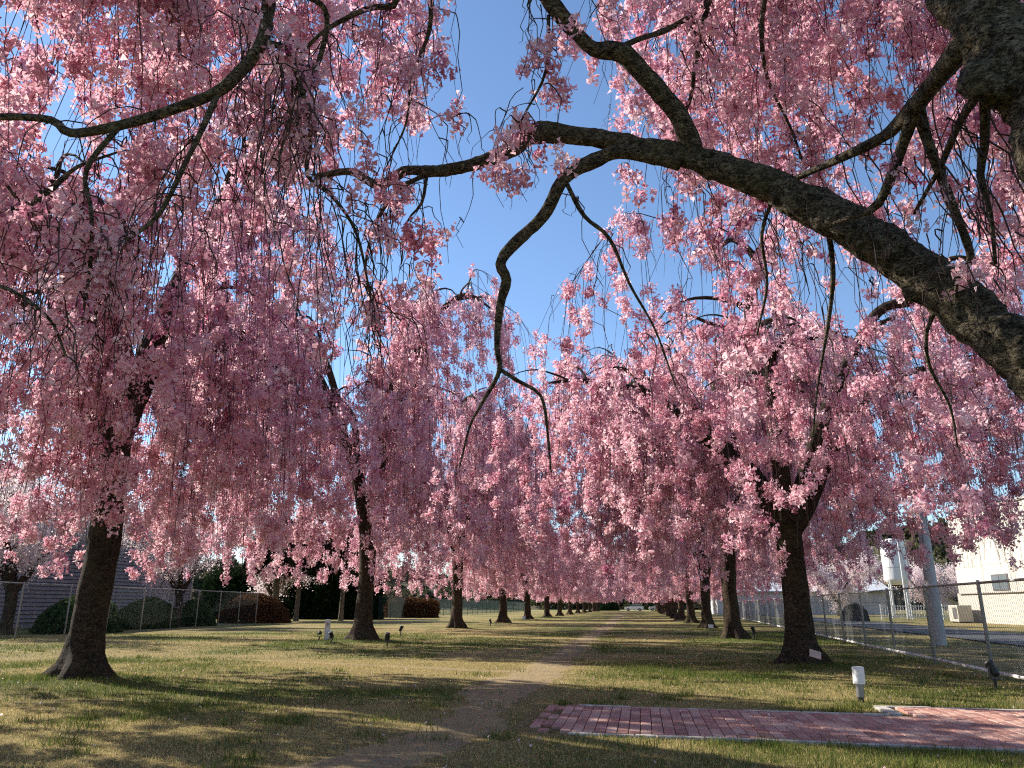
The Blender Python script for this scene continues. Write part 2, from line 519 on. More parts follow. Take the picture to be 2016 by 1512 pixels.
brick_me = MB().bevel_box(-(BW - GAP) / 2, (BW - GAP) / 2, -(BL - GAP) / 2, (BL - GAP) / 2, -0.06, 0.0, 0.006).mesh('brick')
half_me = MB().bevel_box(-(BW - GAP) / 2, (BW - GAP) / 2, -(BL / 2 - GAP) / 2, (BL / 2 - GAP) / 2, -0.06, 0.0, 0.006).mesh('half_brick')
rng = np.random.RandomState(2)
cells = []
ncol = int((5.3 + 1.2) / BW)
for c in range(ncol):
    x = -1.2 + (c + 0.5) * BW
    y0, y1 = path_near(x) + 0.05, path_far(x) - 0.05
    if x > 2.75:
        y1 = 9.72
    y = y0
    first = c % 2 == 0
    while y < y1 - 0.05:
        L = BL / 2 if (first or y + BL > y1 + 0.02) else BL
        first = False
        if not (x < -0.75 and rng.rand() < (-0.75 - x) * 1.6):
            cells.append((x, y + L / 2, L))
        y += L
cells.sort(key=lambda q: math.hypot(q[0], q[1]) + (6 if q[0] > 0.46 * q[1] + 0.4 else 0))
far_b = MB()
far_t = []
for n, (x, y, L) in enumerate(cells):
    me_ = brick_me if L == BL else half_me
    z = 0.012 + rng.normal() * 0.0022
    if n < 300:
        o = link('brick', me_, M['brick'], pav, (x, y, z), (rng.normal() * 0.006, rng.normal() * 0.006, rng.normal() * 0.006))
    else:
        far_b.bevel_box(x - (BW - GAP) / 2, x + (BW - GAP) / 2, y - (L - GAP) / 2, y + (L - GAP) / 2, -0.05, z, 0.006)
        far_t += [rng.rand()] * 10
fb = far_b.mesh('paving_bricks')
a = fb.attributes.new('tint', 'FLOAT', 'FACE')
a.data.foreach_set('value', np.array(far_t, np.float32))
tag(link('paving_bricks', fb, M['brick'], pav), kind='stuff')
def kerb(x0, x1, fy, w, side):
    x = x0
    while x < x1 - 0.05:
        L = min(0.6, x1 - x)
        ya, yb = fy(x), fy(x + L)
        o = MB().bevel_box(0, L - 0.008, -w / 2, w / 2, -0.09, 0.010, 0.006).build('kerb_stone', M['concrete'], pav, (x, ya, 0.004 + rng.normal() * 0.004), (0, 0, math.atan2(yb - ya, L)))
        x += L
kerb(-0.75, 2.5, lambda x: path_far(x) + 0.0, 0.045, 1)
kerb(-0.7, 5.3, lambda x: path_near(x) + 0.005, 0.045, -1)
kerb(2.55, 5.3, lambda x: 9.79, 0.07, 1)
for q in range(2):
    MB().bevel_box(2.53, 2.66, 9.16 + q * 0.31, 9.45 + q * 0.31, -0.09, 0.02, 0.008).build('kerb_stone', M['concrete'], pav)

# ------------------------------------------------------------------ blossoms
def unit(a):
    return a / (np.linalg.norm(a, axis=-1, keepdims=True) + 1e-9)

def petals(ctr, K, spread, size, rng, tint):
    """single-triangle petals scattered round each cluster centre"""
    n = len(ctr) * K
    c = np.repeat(ctr, K, 0) + rng.normal(size=(n, 3)) * spread * np.array([1, 1, 1.15])
    u = unit(rng.normal(size=(n, 3)))
    w = unit(np.cross(u, rng.normal(size=(n, 3))))
    s = size * rng.uniform(0.7, 1.3, (n, 1))
    v = np.stack([c - u * s * 0.6, c + u * s * 0.5 + w * s * 0.55, c + u * s * 0.5 - w * s * 0.55], 1).reshape(-1, 3)
    t = np.clip(np.repeat(tint, K) + rng.normal(size=n) * 0.16, 0, 1)
    return v, np.arange(n * 3).reshape(-1, 3), t

def flowers(ctr, K, spread, size, rng, tint):
    """whole five-petalled flowers, K round each cluster centre, facing out and down"""
    n = len(ctr) * K
    off = rng.normal(size=(n, 3)) * spread
    c = np.repeat(ctr, K, 0) + off
    ax = unit(unit(off) + rng.normal(size=(n, 3)) * 0.5 + np.array([0, 0, -0.35]))
    u = unit(np.cross(ax, rng.normal(size=(n, 3))))
    w = np.cross(ax, u)
    s = size * rng.uniform(0.75, 1.2, (n, 1))
    V = [c]
    cup = rng.uniform(0.1, 0.55, (n, 1))
    for k in range(5):
        a0 = 2 * pi * k / 5
        for da, rr, hh in ((-0.52, 0.72, 0.6), (0.0, 1.0, 1.0), (0.52, 0.72, 0.6)):
            d = cos(a0 + da) * u + sin(a0 + da) * w
            V.append(c + s * 0.5 * rr * d + ax * s * 0.5 * cup * hh)
    v = np.stack(V, 1).reshape(-1, 3)
    base = np.arange(n)[:, None] * 16
    f = np.concatenate([np.stack([base[:, 0], base[:, 0] + 1 + 3 * k, base[:, 0] + 2 + 3 * k, base[:, 0] + 3 + 3 * k], 1) for k in range(5)], 1).reshape(-1, 4)
    t = np.clip(np.repeat(tint, K) + rng.normal(size=n) * 0.13, 0, 1)
    return v, f, np.clip(np.repeat(t, 5) + rng.normal(size=n * 5) * 0.10, 0, 1)

def hang(start, out, L, drift, rng, P=9):
    """weeping shoots: leave the branch sideways, then fall"""
    n = len(start)
    t = np.linspace(0, 1, P)[None, :, None]
    side = np.stack([-out[:, 1], out[:, 0]], 1) * rng.normal(size=(n, 1)) * 0.25
    d = (out + side)[:, None, :] * drift[:, None, None]
    xy = start[:, None, :2] + d * (1 - np.exp(-3.0 * t))
    ph = rng.rand(n, 2)[:, None, :] * 6.28
    walk = np.cumsum(rng.normal(size=(n, P, 2)) * 0.036, 1) * np.sqrt(L)[:, None, None] * np.minimum(t * 3, 1)
    xy = xy + 0.05 * np.sin(t * 5.5 + ph) * L[:, None, None] ** 0.5 * t + walk
    rise = (0.10 * L * rng.rand(n) + 0.05)[:, None]
    tz = t[..., 0]
    z = start[:, None, 2] + rise * np.sin(np.minimum(tz * 5.0, pi)) - L[:, None] * tz ** 1.25
    return np.concatenate([xy, z[..., None]], 2)

def side_shoots(S, L, D, rng, ratio=0.8):
    """short laterals that fork off the hanging shoots"""
    n = int(len(S) * ratio)
    k = rng.randint(0, len(S), n)
    q = rng.randint(1, S.shape[1] - 2, n)
    s = S[k, q]
    a = rng.rand(n) * 2 * pi
    l2 = np.clip(L[k] * rng.uniform(0.15, 0.4, n), 0.15, 1.0)
    T = hang(s, np.stack([np.cos(a), np.sin(a)], 1), l2, l2 * rng.uniform(0.25, 0.8, n), rng, S.shape[1])
    return np.vstack([S, T]), np.concatenate([L, l2]), np.concatenate([D, np.minimum(D[k] * 1.25, 1.3)])

def shoot_tubes(S, r0, r1):
    n, P, _ = S.shape
    r = np.linspace(r0, r1, P)[None, :, None, None]
    a = np.arange(3) * 2 * pi / 3
    ring = np.stack([np.cos(a), np.sin(a), 0.5 * np.cos(2 * a)], 1)[None, None]
    v = (S[:, :, None, :] + ring * r).reshape(-1, 3)
    s, k, j = np.meshgrid(np.arange(n), np.arange(P - 1), np.arange(3), indexing='ij')
    o = s * P * 3
    f = np.stack([o + k * 3 + j, o + k * 3 + (j + 1) % 3, o + (k + 1) * 3 + (j + 1) % 3, o + (k + 1) * 3 + j], -1).reshape(-1, 4)
    return v, f

def clusters_on(S, L, spacing, dens, rng, t0=0.12, puff=5, sig=0.050):
    """blossom umbels in puffs along the shoots; puff umbels per puff"""
    n, P, _ = S.shape
    m = np.floor(L / (spacing * puff) * dens + rng.rand(n)).astype(int)
    idx = np.repeat(np.arange(n), m)
    t = t0 + (1 - t0) * rng.rand(len(idx))
    keep = rng.rand(len(idx)) < 0.70 + 0.5 * np.sin(t * L[idx] * 4.0 + rng.rand(n)[idx] * 6.28)
    idx, t = idx[keep], t[keep]
    q = t * (P - 1)
    k = np.minimum(q.astype(int), P - 2)
    fr = (q - k)[:, None]
    c = S[idx, k] * (1 - fr) + S[idx, k + 1] * fr
    tone = rng.normal(size=n)[idx] * 0.08 + rng.normal(size=len(idx)) * 0.06
    reps = rng.randint(max(1, puff - 2), puff + 3, len(c))
    c, tone = np.repeat(c, reps, 0), np.repeat(tone, reps)
    return c + rng.normal(size=c.shape) * sig * np.array([1, 1, 1.3]), tone

EYE = np.array([0, 0, CAM_H])
def blossom_meshes(name, c, tone, rng, near=8.2, origin=(0, 0, 0), lod=None, mat='petal'):
    """whole flowers close to the eye, plainer flowers further off, loose petals beyond; returns meshes"""
    d = np.linalg.norm(c + np.array(origin) - EYE, axis=1)
    tint = np.clip(0.55 + tone + rng.normal(size=len(c)) * 0.09, 0, 1)
    out = []
    a, b_ = d < 4.8, (d >= 4.8) & (d < near)
    if lod:
        a, b_ = a & False, b_ & False
    if a.sum():
        out.append(np_mesh(name, *flowers(c[a], 5, 0.026, 0.034, rng, tint[a])))
    if b_.sum():
        out.append(np_mesh(name, *petals(c[b_], 14, 0.027, 0.033, rng, tint[b_])))
    r = ~(a | b_)
    if r.sum():
        K, sp, sz = lod or (12, 0.034, 0.043)
        out.append(np_mesh(name, *petals(c[r], K, sp, sz, rng, tint[r])))
    for q in out:
        q.materials.append(M[mat])
    return out

def skeleton(rng, H, R, fork, nl, r_tr, lead=True, az0=0.0, azs=None, gnarl=0.16):
    """trunk rows, limb rows, and branch rows (x,y,z,r) of one weeping cherry"""
    tr = [(0, 0, -0.1, r_tr * 1.95), (0.01, 0.0, 0.10, r_tr * 1.5), (0.0, 0.02, 0.32, r_tr * 1.15), (0.02, 0, 0.8, r_tr * 1.02), (0.03, 0.03, fork * 0.6, r_tr * 0.95), (0.0, 0.0, fork, r_tr * 0.98), (0.02, 0.0, fork + 0.35, r_tr * 0.6)]
    limbs, branches = [], []
    angs = azs if azs is not None else [az0 + 2 * pi * k / nl + rng.normal() * 0.22 for k in range(nl)]
    for k, az in enumerate(angs):
        top = H * rng.uniform(0.72, 0.96)
        reach = R * rng.uniform(0.68, 0.86)
        r0 = r_tr * rng.uniform(0.48, 0.66)
        if lead and k == 0:
            top, reach, r0 = H * 1.0, R * 0.34, r_tr * 0.7
        t = np.linspace(0, 1, 8)
        rad = reach * t ** 1.15
        z = fork - 0.25 + (top - fork + 0.25) * np.sin(t * pi * 0.60) / 1.0
        aw = az + np.cumsum(rng.normal(size=8) * gnarl * 0.7) * t
        z = z + rng.normal(size=8) * gnarl * 0.9 * (t > 0.1) * (t < 0.99)
        row = np.stack([np.cos(aw) * rad, np.sin(aw) * rad, z, r0 * (1 - t) ** 0.8 + 0.022], 1)
        limbs.append(row)
        for s in range(8 if not (lead and k == 0) else 9):
            q = rng.uniform(0.28, 1.0)
            i0 = min(int(q * 7), 6)
            p0 = row[i0] + (row[i0 + 1] - row[i0]) * (q * 7 - i0)
            ba = aw[i0] + rng.choice([-1, 1]) * rng.uniform(0.35, 1.5)
            Lb = R * rng.uniform(0.24, 0.5)
            tt = np.linspace(0, 1, 6)
            up = rng.uniform(0.05, 0.35) * Lb
            zz = p0[2] + up * np.sin(tt * pi * 0.8) * 1.2 - Lb * 0.32 * tt ** 2.2
            wig = np.cumsum(rng.normal(size=6) * 0.10)
            br = np.stack([p0[0] + np.cos(ba + wig) * Lb * tt, p0[1] + np.sin(ba + wig) * Lb * tt, zz, np.maximum(min(p0[3] * 0.55, 0.055) * (1 - tt) ** 0.9, 0.008)], 1)
            branches.append(br)
    return tr, limbs, branches

def starts_from(rows, n, rng, tmin=0.3):
    """points along rows (longer rows get more), and the outward direction there"""
    P = [smooth_path(r, 0.15)[:, :3] for r in rows]
    P = [p[int(len(p) * tmin):] for p in P]
    A = np.vstack(P)
    D = np.vstack([np.gradient(p, axis=0) for p in P])
    k = rng.randint(0, len(A), n)
    d = unit(D[k][:, :2] + rng.normal(size=(n, 2)) * 0.03)
    return A[k] + rng.normal(size=(n, 3)) * 0.04, d

def weeping_tree(seed, H, R, fork, nl, r_tr, n_sh, spacing, lod=None, origin=(0, 0, 0), sides=12, az0=0.0, zlow=1.75, crag=0.10, keep=None, near=8.2, azs=None, lead=True, dens=(0.2, 1.35), puff=5):
    """mesh parts of one tree as a list of (name, mesh, material, kind)"""
    rng = np.random.RandomState(seed)
    tr, limbs, branches = skeleton(rng, H, R, fork, nl, r_tr, lead, az0, azs)
    out = []
    # trunk with root flare
    q = smooth_path(tr, 0.12)
    n = sides * 2
    v, f = tube_arrays(q[:, :3], q[:, 3], n)
    ctr = np.repeat(q[:, :3], n, 0)
    ang = np.arctan2(v[:, 1] - ctr[:, 1], v[:, 0] - ctr[:, 0])
    low = np.clip(1 - v[:, 2] / 0.7, 0, 1) ** 1.6
    k = 1 + 0.55 * low * np.sin(ang * 5 + seed + 0.7 * np.sin(ang * 2)) * 0.7 + 0.06 * np.sin(ang * 3 + v[:, 2] * 1.3 + seed) + crag * 0.6 * wob(v + seed, 5) + crag * 0.35 * wob(v, 17)
    v = ctr + (v - ctr) * k[:, None]
    out.append(('trunk', np_mesh('trunk', v, f, smooth=True), 'bark', None))
    for row in limbs:
        v, f = bough(row, sides, 0.13, crag, seed, 6)
        out.append(('limb', np_mesh('limb', v, f, smooth=True), 'bark', None))
    v, f = join([bough(r, 6, 0.2, 0.08, seed) for r in branches])
    out.append(('branches', np_mesh('branches', v, f, smooth=True), 'bark', 'stuff'))
    # shoots
    sa, da = starts_from(branches, int(n_sh * 0.8), rng, 0.1)
    sb, db = starts_from(limbs, n_sh - len(sa), rng, 0.4)
    s, d = np.vstack([sa, sb]), np.vstack([da, db])
    rad = unit(s[:, :2] + 1e-3)
    d = unit(d * 0.6 + rad * 0.7 + rng.normal(size=d.shape) * 0.35)
    zend = zlow + np.abs(rng.normal(size=len(s))) * 1.1
    full = rng.rand(len(s)) < 0.58
    L = np.where(full, s[:, 2] - zend, rng.uniform(0.7, 2.6, len(s)))
    L = np.clip(L, 0.5, np.maximum(s[:, 2] - zlow, 0.5))
    drift = rng.uniform(0.15, 0.75, len(s)) * np.clip(L / 2, 0.4, 1.3)
    S = hang(s, d, L, drift, rng)
    if keep is not None:
        kq = keep(S + np.array(origin), L)
        S, L = S[kq], L[kq]
    S, L, D = side_shoots(S, L, rng.uniform(dens[0], dens[1], len(L)), rng)
    v, f = shoot_tubes(S[:, ::2], 0.007, 0.0025)
    out.append(('twigs', np_mesh('twigs', v, f), 'twig', 'stuff'))
    c, tone = clusters_on(S, L, spacing, D, rng, 0.12, puff)
    for me_ in blossom_meshes('crown', c, tone, rng, near, origin, lod):
        out.append(('crown', me_, None, 'stuff'))
    return out

def place_tree(parts, loc, label, rz=0.0, sc=1.0, group='weeping cherries of the avenue', bark=None, name='weeping_cherry', cat='tree'):
    o = thing(name, loc, label, cat, group, rz)
    o.scale = (sc, sc, sc) if np.isscalar(sc) else (sc[0], sc[0], sc[1])
    for nm, me_, mt, kind in parts:
        p = link(nm, me_, M[(bark if bark and mt == 'bark' else mt)] if mt else None, o)
        if kind:
            p['kind'] = kind
    return o

def sparse_far_side(S, L):
    """the near tree carries fewer shoots on its side towards the siding building"""
    r = np.random.RandomState(6)
    far = S[:, -1, 0] < LEFT_ROW[0][0] - 0.8  # hidden side of the crown thinned so more sun dapples the lawn
    return clear_of_eye(S, L) & (~far | (r.rand(len(S)) < 0.45))

def clear_of_eye(S, L):
    d = np.linalg.norm(S - EYE, axis=2).min(1)
    return d > 3.3

def z_at(x, y):
    return float(gz(np.array([x]), np.array([y]))[0])

TALL = {(2, True): (1.08, 1.32), (3, True): (1.05, 1.28), (2, False): (1.0, 1.18), (4, True): (1.0, 1.15)}   # width and height factors of the taller trees
ORD = ['first', 'second', 'third', 'fourth', 'fifth', 'sixth', 'seventh', 'eighth']
# the two trees that stand nearest in each row are single builds, the rest share three builds
p = LEFT_ROW[0]
A = weeping_tree(21, 8.3, 5.3, 3.3, 6, 0.245, 1120, 0.066, origin=(p[0], p[1], 0), az0=0.5, zlow=1.4, puff=8, keep=sparse_far_side)
place_tree(A, (p[0], p[1], z_at(*p) - 0.02), 'large pink weeping cherry with thick flared trunk, facing the grey siding building')
p = RIGHT_ROW[0]
B = weeping_tree(34, 7.2, 5.6, 2.5, 6, 0.245, 1080, 0.073, origin=(p[0], p[1], 0), az0=1.4, zlow=1.5, puff=8, keep=clear_of_eye)
place_tree(B, (p[0], p[1], z_at(*p) - 0.02), 'pink weeping cherry with a slanted plate at its foot, beside the short white bollard')
Cm = weeping_tree(47, 8.6, 5.5, 2.4, 6, 0.25, 950, 0.095, lod=(9, 0.045, 0.056), az0=0.2, sides=9, puff=6, zlow=1.25)
Dm = weeping_tree(58, 8.0, 5.7, 2.3, 5, 0.25, 850, 0.13, lod=(7, 0.06, 0.085), az0=0.9, sides=8, puff=5, zlow=1.45)
for row, rowname in ((LEFT_ROW, 'in the row towards the siding building'), (RIGHT_ROW, 'in the row along the galvanised fence')):
    for k, (x, y) in enumerate(row[1:], 2):
        if k <= 7:
            lab = f'pink weeping cherry, {ORD[k - 1]} from the brick path {rowname}'
        else:
            lab = 'small distant pink weeping cherry at the far end of the row ' + ('along the galvanised fence' if row is RIGHT_ROW else 'towards the siding building')
        r_ = random.Random(k * 7 + len(rowname))
        place_tree(Cm if k <= 4 else Dm, (x, y, z_at(x, y) - 0.02), lab, r_.uniform(0, 6.28), TALL.get((k, row is LEFT_ROW), (r_.uniform(0.93, 1.08),) * 2), 'weeping cherries of the avenue' if k <= 7 else 'far cherries of the fence row' if row is RIGHT_ROW else 'far cherries of the siding row')

# ---- the cherry whose boughs reach over the paving (its trunk stands beside the viewer)
def rows_at(lst):
    return [np.array([*at(px, py, z), r]) for px, py, z, r in lst]

def overhead_tree():
    rng = np.random.RandomState(77)
    tx, ty = R0
    tz = z_at(tx, ty)
    root = thing('weeping_cherry', (0, 0, 0), 'near weeping cherry whose thick mossy bough arches over the brick paving', 'tree', 'weeping cherries of the avenue')
    base = np.array([tx, ty, 0.0])
    def part(name, rows, n, step, crag, mat='bark_near', freq=9.0, seed=3.0):
        v, f = bough(rows, n, step, crag, seed, freq)
        return link(name, np_mesh(name, v, f, smooth=True), M[mat], root)
    part('trunk', [(tx, ty, -0.12, .50), (tx, ty, .1, .40), (tx, ty, .35, .33), (tx - .02, ty + .03, .8, .29), (tx - .08, ty + .05, 1.3, .29), (tx - .16, ty + .03, 1.9, .27), (tx - .3, ty - .02, 2.4, .24)], 32, 0.05, 0.12)
    Mn = [np.array([tx - .05, ty + .12, 1.05, .17]), np.array([tx - .3, ty + .5, 1.45, .165])] + rows_at([(2075, 757, 4.0, .150), (2016, 705, 4.12, .146), (1900, 608, 4.35, .140), (1790, 520, 4.55, .130), (1650, 432, 4.75, .118), (1500, 362, 4.95, .102), (1370, 313, 5.1, .088), (1250, 288, 5.25, .072), (1150, 269, 5.35, .064), (1055, 262, 5.45, .064), (1000, 297, 5.5, .052), (930, 324, 5.6, .046), (860, 337, 5.65, .042), (800, 336, 5.7, .037), (745, 364, 5.8, .036), (690, 338, 5.9, .028), (620, 348, 6.0, .02)])
    part('limb', Mn, 44, 0.022, 0.18, freq=11)
    Bn = rows_at([(1372, 305, 5.1, .066), (1335, 225, 5.05, .060), (1270, 150, 5.0, .056), (1222, 104, 4.95, .062), (1168, 97, 4.95, .050), (1130, 60, 4.9, .052), (1085, 5, 4.85, .050), (1040, -70, 4.8, .045), (960, -190, 4.7, .035)])
    part('limb', Bn, 20, 0.04, 0.18, freq=12)
    Cn = rows_at([(1340, 318, 5.12, .06), (1235, 297, 5.2, .058), (1180, 312, 5.22, .053), (1110, 352, 5.25, .047), (1070, 425, 5.3, .043), (1005, 488, 5.32, .040), (985, 520, 5.32, .036), (997, 552, 5.34, .034), (985, 600, 5.35, .030), (978, 680, 5.4, .022), (983, 730, 5.4, .018), (950, 792, 5.45, .013), (925, 840, 5.5, .009), (905, 920, 5.5, .006)])
    part('limb', Cn, 16, 0.04, 0.14, freq=12)
    Tn = [np.array([tx - .1, ty, 1.7, .22]), np.array([tx - .45, ty - .02, 2.35, .20])] + rows_at([(2150, 330, 2.8, .16), (2050, 190, 2.95, .135), (1975, 95, 3.05, .125), (1900, 5, 3.15, .115), (1830, -100, 3.4, .10), (1650, -260, 3.9, .095), (1450, -330, 4.6, .075), (1200, -330, 5.2, .05), (1000, -260, 5.8, .03)])
    part('limb', Tn, 48, 0.022, 0.22, freq=10)
    part('limb', rows_at([(2200, 200, 3.3, .10), (2060, 90, 3.5, .085), (1960, 22, 3.65, .075), (1870, -40, 3.8, .06), (1700, -130, 4.6, .045), (1500, -150, 5.6, .03)]), 18, 0.05, 0.14)
    part('knot', rows_at([(1990, 190, 3.0, .07), (1935, 165, 2.96, .08), (1905, 165, 2.95, .055)]), 32, 0.012, 0.3, freq=14)
    boughs = [
        [(1890, 95, 3.15, .05), (1845, 155, 3.5, .044), (1800, 210, 3.8, .040), (1740, 268, 4.2, .033), (1650, 314, 4.6, .027), (1570, 350, 4.9, .018), (1520, 380, 5.1, .01)],
        [(1802, 212, 3.8, .032), (1772, 300, 4.0, .030), (1730, 400, 4.2, .026), (1690, 422, 4.35, .018), (1640, 440, 4.5, .01)],
        [(1808, 215, 3.8, .03), (1830, 290, 3.9, .026), (1868, 385, 4.0, .022), (1912, 508, 4.1, .02), (1886, 545, 4.2, .014), (1880, 620, 4.3, .008)],
        [(1940, 190, 3.3, .024), (1938, 290, 3.5, .02), (1930, 345, 3.6, .017), (1950, 420, 3.7, .012), (1960, 520, 3.8, .008)],
        [(1930, 180, 3.2, .02), (1890, 240, 3.5, .018), (1850, 330, 3.9, .014), (1800, 420, 4.3, .009)],
        [(1115, 360, 5.25, .017), (1150, 425, 5.25, .015), (1200, 470, 5.3, .013), (1240, 560, 5.4, .010), (1290, 650, 5.5, .008), (1330, 760, 5.6, .006)],
        [(985, 728, 5.4, .016), (1020, 750, 5.4, .014), (1065, 780, 5.4, .012), (1078, 850, 5.4, .009), (1085, 930, 5.4, .006)],
        [(1215, 98, 4.95, .022), (1255, 78, 5.1, .02), (1320, 55, 5.3, .02), (1380, 10, 5.5, .02), (1410, -60, 5.7, .018)],
        [(1400, -20, 5.6, .022), (1375, 90, 5.6, .02), (1360, 190, 5.7, .016), (1345, 240, 5.7, .012), (1350, 330, 5.8, .008)],
        [(1520, -60, 5.4, .02), (1500, 40, 5.4, .018), (1510, 150, 5.5, .014), (1560, 260, 5.6, .01), (1600, 380, 5.7, .007)],
        [(1080, 30, 4.9, .012), (1078, 110, 4.9, .011), (1068, 160, 4.9, .009), (1035, 220, 4.95, .007), (1020, 250, 4.95, .005)],
        [(850, 340, 5.65, .018), (790, 370, 5.7, .016), (745, 430, 5.8, .013), (720, 520, 5.9, .010), (730, 620, 6, .008)],
        [(840, 345, 5.65, .016), (830, 400, 5.7, .012), (800, 440, 5.75, .008), (790, 520, 5.8, .006)],
        [(1630, 440, 4.8, .018), (1640, 540, 4.85, .015), (1630, 640, 4.9, .012), (1610, 760, 5.0, .008), (1600, 860, 5, .006)],
        [(1850, 600, 4.45, .014), (1825, 650, 4.5, .012), (1830, 720, 4.6, .010), (1870, 800, 4.7, .008), (1885, 880, 4.7, .006)],
        [(1045, 262, 5.45, .02), (1035, 235, 5.42, .014), (1030, 228, 5.42, .010)],
        [(1530, 370, 4.95, .016), (1500, 460, 5.1, .013), (1510, 560, 5.2, .010), (1490, 660, 5.3, .007)],
    ]
    boughs = [rows_at(b_) for b_ in boughs]
    # high canopy branches above the picture, shoots of the upper crown hang from them
    canopy = []
    for (px, py, z, ang) in [(1250, -330, 6.2, 0), (1480, -260, 6.8, 1), (1750, -240, 6.6, 2), (1950, -180, 6.0, 3), (1300, -120, 8.0, 4), (1560, -60, 8.6, 5), (1850, -30, 8.2, 6), (2050, 30, 7.0, 7), (2120, 150, 5.6, 8), (1420, -200, 7.4, 9)]:
        c = at(px, py, z)
        s0 = at(1900, 5, 3.15)
        if z > 7.5:
            s0 = at(1650, -260, 3.9)
        mid_ = (s0 + c) / 2 + np.array([0, 0, 0.5])
        e = c + (c - mid_) * 0.5 - np.array([0, 0, 0.35])
        canopy.append([np.array([*s0, .06]), np.array([*mid_, .04]), np.array([*c, .025]), np.array([*e, .01])])
    for az in (-2.2, -1.3, -0.4, 0.35):                           # boughs on the far side of the trunk, out over the fence
        c = np.array([tx + cos(az) * 2.6, ty + sin(az) * 2.6, 5.2])
        canopy.append([np.array([tx, ty, 2.2, .12]), np.array([tx + cos(az) * 1.3, ty + sin(az) * 1.3, 4.2, .08]), np.array([*c, .05]), np.array([tx + cos(az) * 4.3, ty + sin(az) * 4.3, 4.9, .015])])
    v, f = join([bough(r, 8, 0.06, 0.12, 1.0, 14) for r in boughs] + [bough(r, 7, 0.12, 0.1) for r in canopy])
    tag(link('branches', np_mesh('branches', v, f, smooth=True), M['bark_near'], root), kind='stuff')
    Ss, Ls, Ds = [], [], []
    def shoots(rows, n, lo, hi, dr, d0, d1, tmin=0.1):
        s, d = starts_from(rows, n, rng, tmin)
        L = rng.uniform(lo, hi, n)
        S = hang(s, unit(d + rng.normal(size=d.shape) * 0.6), L, rng.uniform(0.05, dr, n), rng)
        Ss.append(S), Ls.append(L), Ds.append(rng.uniform(d0, d1, n))
    shoots(boughs[:5], 45, 0.3, 1.2, 0.35, 0.0, 0.22)
    shoots(boughs[5:7], 14, 0.3, 0.9, 0.3, 0.0, 0.5)
    shoots(boughs[10:11], 12, 0.2, 0.6, 0.2, 0.3, 1.0)
    shoots(boughs[11:13], 18, 0.3, 1.2, 0.4, 0.2, 1.0)
    shoots(boughs[13:17], 26, 0.3, 1.0, 0.3, 0.0, 0.5)
    shoots([Bn], 10, 0.3, 0.8, 0.3, 0.0, 0.25, 0.6)
    shoots([Mn], 10, 0.2, 0.7, 0.3, 0.0, 0.2, 0.35)
    n_front = sum(map(len, Ls))
    shoots(canopy[:10], 420, 0.9, 3.3, 0.9, 0.05, 1.15, 0.45)
    shoots(boughs[7:10], 60, 0.5, 1.5, 0.5, 0.1, 1.0)
    shoots(canopy[10:], 120, 0.8, 2.4, 0.8, 0.3, 1.1, 0.3)
    S, L, D = np.vstack(Ss), np.concatenate(Ls), np.concatenate(Ds)
    k = np.linalg.norm(S - EYE, axis=2).min(1) > np.where(np.arange(len(S)) < n_front, 2.9, 5.7)
    k &= S[:, :, 2].min(1) > 2.3
    S, L, D = side_shoots(S[k], L[k], D[k], rng, 1.0)
    v, f = shoot_tubes(S, 0.0055, 0.0018)
    tag(link('twigs', np_mesh('twigs', v, f), M['twig'], root), kind='stuff')
    c, tone = clusters_on(S, L, 0.058, D, rng, 0.2, 6, 0.043)
    for me_ in blossom_meshes('crown', c, tone, rng, 9.0):
        tag(link('crown', me_, None, root), kind='stuff')
overhead_tree()

